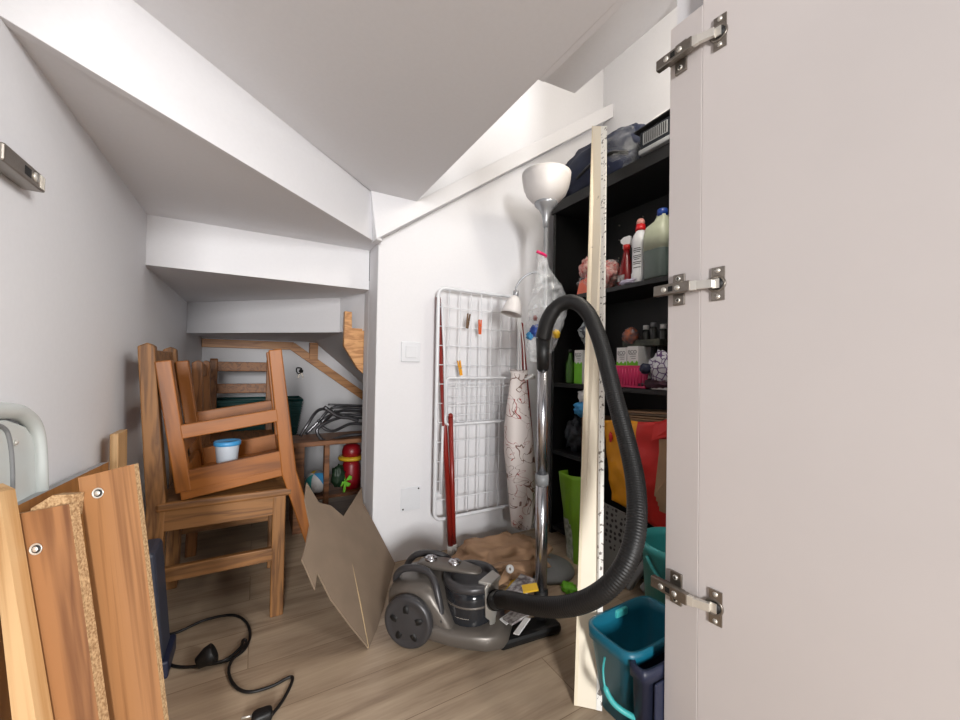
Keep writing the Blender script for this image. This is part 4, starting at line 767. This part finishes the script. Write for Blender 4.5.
# carrying handle over the top: a loop from the rear to the canister
shell([(-.06,.020,.225,.240,0),(-.05,.034,.228,.252,0),(-.02,.034,.232,.260,0),(.04,.035,.234,.262,0),(.09,.034,.236,.260,0),(.13,.030,.236,.254,0),(.16,.022,.236,.250,0),(.17,.010,.237,.246,0)],'handle_bridge',m_gun,pw=.7)
for s in(-1,1):
    b=MB(); b.tube(spl([vp(-.125,s*.035,.16),vp(-.12,s*.045,.20),vp(-.09,s*.052,.236),vp(-.03,s*.056,.250),vp(.02,s*.066,.236),vp(.05,s*.086,.18),vp(.07,s*.096,.10)],7),.0115,10); b.build('handle_rail',m_gun2,T)
for a in(-.012,.075):
    R=M.Identity(3); b=MB(); b.lathe(vp(a,.0,.255),[(.001,0),(.021,0),(.022,.007),(.019,.011),(.001,.013)],24); b.lathe(vp(a,0,.266),[(.001,0),(.013,0),(.012,.004),(.001,.006)],20); b.build('round_button',m_chrome,T)
# silver front column and hose port
fa=math.atan2(A_.y,A_.x)
def cp_(ang,r,z): return cc+V((math.cos(ang)*r,math.sin(ang)*r,z*VS))
g0=fa-.42
b=MB(); b.loft([[cp_(g0+t*w_,r,z) for t,r in((-1,.089),(-1,.097),(0,.101),(1,.097),(1,.089))] for z,w_ in((.04,.14),(.10,.15),(.12,.34),(.20,.36),(.225,.40),(.238,.30))]); b.build('front_column',m_silver,T,bevel=.002)
b=MB(); b.slab([cp_(g0-.55,.072,.228),cp_(g0-.2,.103,.226),cp_(g0+.4,.103,.226),cp_(g0+.75,.072,.228)],(0,0,.013)); b.build('latch',m_silver,T,bevel=.003)
port=cp_(g0,.098,.170); pd=V((math.cos(g0),math.sin(g0),0))
# hose
hp=[(497,597,None),(508,600,1.12),(530,605,1.04),(556,607,.965),(583,602,.915),(607,588,.885),(624,567,.88),(634,540,.895),(637,510,.93),(635,480,.975),(629,450,1.02),(621,420,1.06),(613,390,1.10),(606,362,1.14),(598,335,1.18),(587,312,1.22),(573,302,1.25),(558,306,1.28),(548,320,1.30),(543,338,1.32)]
P_=[port]+[atT(x,y,t) for x,y,t in hp[1:]]
path=spl(P_,10)
# resample evenly for the ribs
def resample(pts,step):
    out=[pts[0]]; d=0
    for i in range(1,len(pts)):
        seg=(pts[i]-pts[i-1]).length
        while d+seg>=step:
            f=(step-d)/seg; q_=pts[i-1].lerp(pts[i],f); out.append(q_); pts[i-1]=q_; seg=(pts[i]-pts[i-1]).length; d=0
        d+=seg
    return out
rs=resample(list(path),.0022); rad=[(.0236,.0244,.0229)[i%3] for i in range(len(rs))]
b=MB(); b.tube(rs[20:-22],rad[20:-22],16); hose=b.build('hose',m_blackside,T)
b=MB(); cu=rs[0:42]; b.tube(cu,[.030]*14+[.027]*28,18); b.build('hose_cuff',m_blackside,T)
b=MB(); cu=rs[-48:]; b.tube(cu,[.026]*len(cu),16); b.build('hose_cuff',m_blackside,T)
# wand
w1=P_[-1]; w0=atT(541,598,1.335); 
b=MB(); mid=w1.lerp(w0,.12); b.tube([w1,mid],[.024,.020],16); b.build('wand_grip',m_blackside,T)
b=MB(); b.cyl(mid,w1.lerp(w0,.55),.0175,18); b.build('wand_tube',m_chrome,T)
b=MB(); b.cyl(w1.lerp(w0,.53),w0,.0205,18); b.build('wand_tube',m_chrome,T)
b=MB(); m1=w1.lerp(w0,.52); b.cyl(m1,w1.lerp(w0,.56),.023,18); b.build('wand_clip',m_greyp,T)
b=MB(); b.tube([w0+V((0,0,.03)),w0,V((w0.x-.01,w0.y-.01,.045))],[.024,.024,.020],14); nz=V((w0.x-.06,w0.y-.05,.02)); b.build('nozzle_joint',m_blackside,T)
n0=atZ(496,640,.02); n1=atZ(556,622,.02); b=MB(); b.bar(n0,n1,.075,.034,(.4,-.9,0)); b.build('floor_nozzle',m_blackside,T,bevel=.012)
# ------------------------------------------------------------------ buckets and tub by the jamb
def rbucket(c,w0,d0,w1,d1,h,rz,th,mats,T,name='bucket_body'):
    R=M.Rotation(rz,3,'Z'); c=V(c)
    def ring(w_,d_,z,n=40): return [c+R@V((w_/2*math.copysign(abs(math.cos(t))**.35,math.cos(t)),d_/2*math.copysign(abs(math.sin(t))**.35,math.sin(t)),z)) for t in [2*PI*i/n for i in range(n)]]
    b=MB(); b.loft([ring(w0,d0,.001),ring(w1,d1,h-.03),ring(w1+.012,d1+.012,h-.03),ring(w1+.014,d1+.014,h),ring(w1-.004,d1-.004,h),ring(w1-.01,d1-.01,h-.03),ring(w0-.01,d0-.01,.008)],True); return b.build(name,mats,T)
p=V((.918,.70,0)); T=thing('bucket',p,'dark teal rectangular mop bucket with a pale teal handle, empty','bucket')
rbucket(p,.20,.10,.252,.145,.213,.02,.003,m_teal,T)
b=MB(); k0=p+V((-.132,.0,.165)); b.tube(spl([k0,k0+V((-.022,-.015,-.015)),k0+V((-.030,-.03,-.045)),k0+V((-.018,-.05,-.075)),k0+V((.02,-.08,-.10)),k0+V((.09,-.095,-.14))],6),[.0028]*12+[.007]*19,8); b.build('bucket_handle',m_teal_l,T)
b=MB(); b.box(p+V((.01,.072,.198)),(.05,.018,.022)); b.build('spout',m_teal_l,T,bevel=.005)
p=V((1.235,.79,0)); T=thing('bucket',p,'round light teal bucket half hidden behind the door jamb','bucket')
b=MB(); b.lathe(p,[(.001,.001),(.095,.001),(.115,.30),(.122,.30),(.124,.325),(.116,.327),(.110,.30),(.09,.006),(.001,.006)],44); b.build('bucket_body',m_teal_l,T)
b=MB(); b.tube([p+V((.121*math.cos(a),.121*math.sin(a),.29-.10*math.sin((a-PI*.9)/(PI*.8)*PI))) for a in [PI*.9+PI*.8*i/20 for i in range(21)]],.006,8); b.build('bucket_handle',m_teal_l,T)
T=thing('storage_tub',(.90,.607,0),'navy blue rounded plastic tub in front of the teal bucket','tub')
rbucket(V((.915,.609,0)),.23,.036,.24,.042,.20,.0,.003,m_navy,T,'tub_body')
b=MB(); b.slab([(.822,.586,.03),(1.02,.586,.03),(1.02,.586,.165),(.822,.586,.165)],(0,-.006,0)); b.build('raised_panel',m_navy,T,bevel=.004)
# ------------------------------------------------------------------ light: window behind the camera, added fill from the right, sky light, warm lamp and added fill in the closet
w=bpy.data.worlds.new('world'); sc.world=w; w.use_nodes=True; bg=w.node_tree.nodes['Background']; bg.inputs[0].default_value=(.80,.86,1,1); bg.inputs[1].default_value=.05
def area(loc,tgt,sx,sy,e,col):
    l=bpy.data.lights.new('window_and_fill_light','AREA'); l.shape='RECTANGLE'; l.size=sx; l.size_y=sy; l.energy=e; l.color=col
    o=bpy.data.objects.new('window_and_fill_light',l); COL.objects.link(o); o.location=loc; o.rotation_euler=(V(tgt)-V(loc)).to_track_quat('-Z','Y').to_euler()
area((-.5,-2.9,1.3),(.5,1.7,1.0),.5,.95,128,(1,.985,.97))
area((2.2,-2.2,2.1),(-.3,1.2,1.1),1.6,1.0,112,(1,.985,.965))  # broad fill added for room bounce on the left wall, not a window
l=bpy.data.lights.new('closet_lamp_and_fill','POINT'); l.energy=5; l.color=(1,.90,.76); l.shadow_soft_size=.09; o=bpy.data.objects.new('closet_lamp_and_fill',l); COL.objects.link(o); o.location=(1.45,.85,2.45)
l2=bpy.data.lights.new('closet_lamp_and_fill','POINT'); l2.energy=7; l2.color=(1,.92,.80); l2.shadow_soft_size=.08; o=bpy.data.objects.new('closet_lamp_and_fill',l2); COL.objects.link(o); o.location=(1.12,.73,1.93)  # extra unseen fill, added to brighten the bookcase front, bags and buckets
vs=sc.view_settings; vs.view_transform='Standard'; vs.look='None'; vs.gamma=1; vs.use_curve_mapping=False; vs.exposure=.35
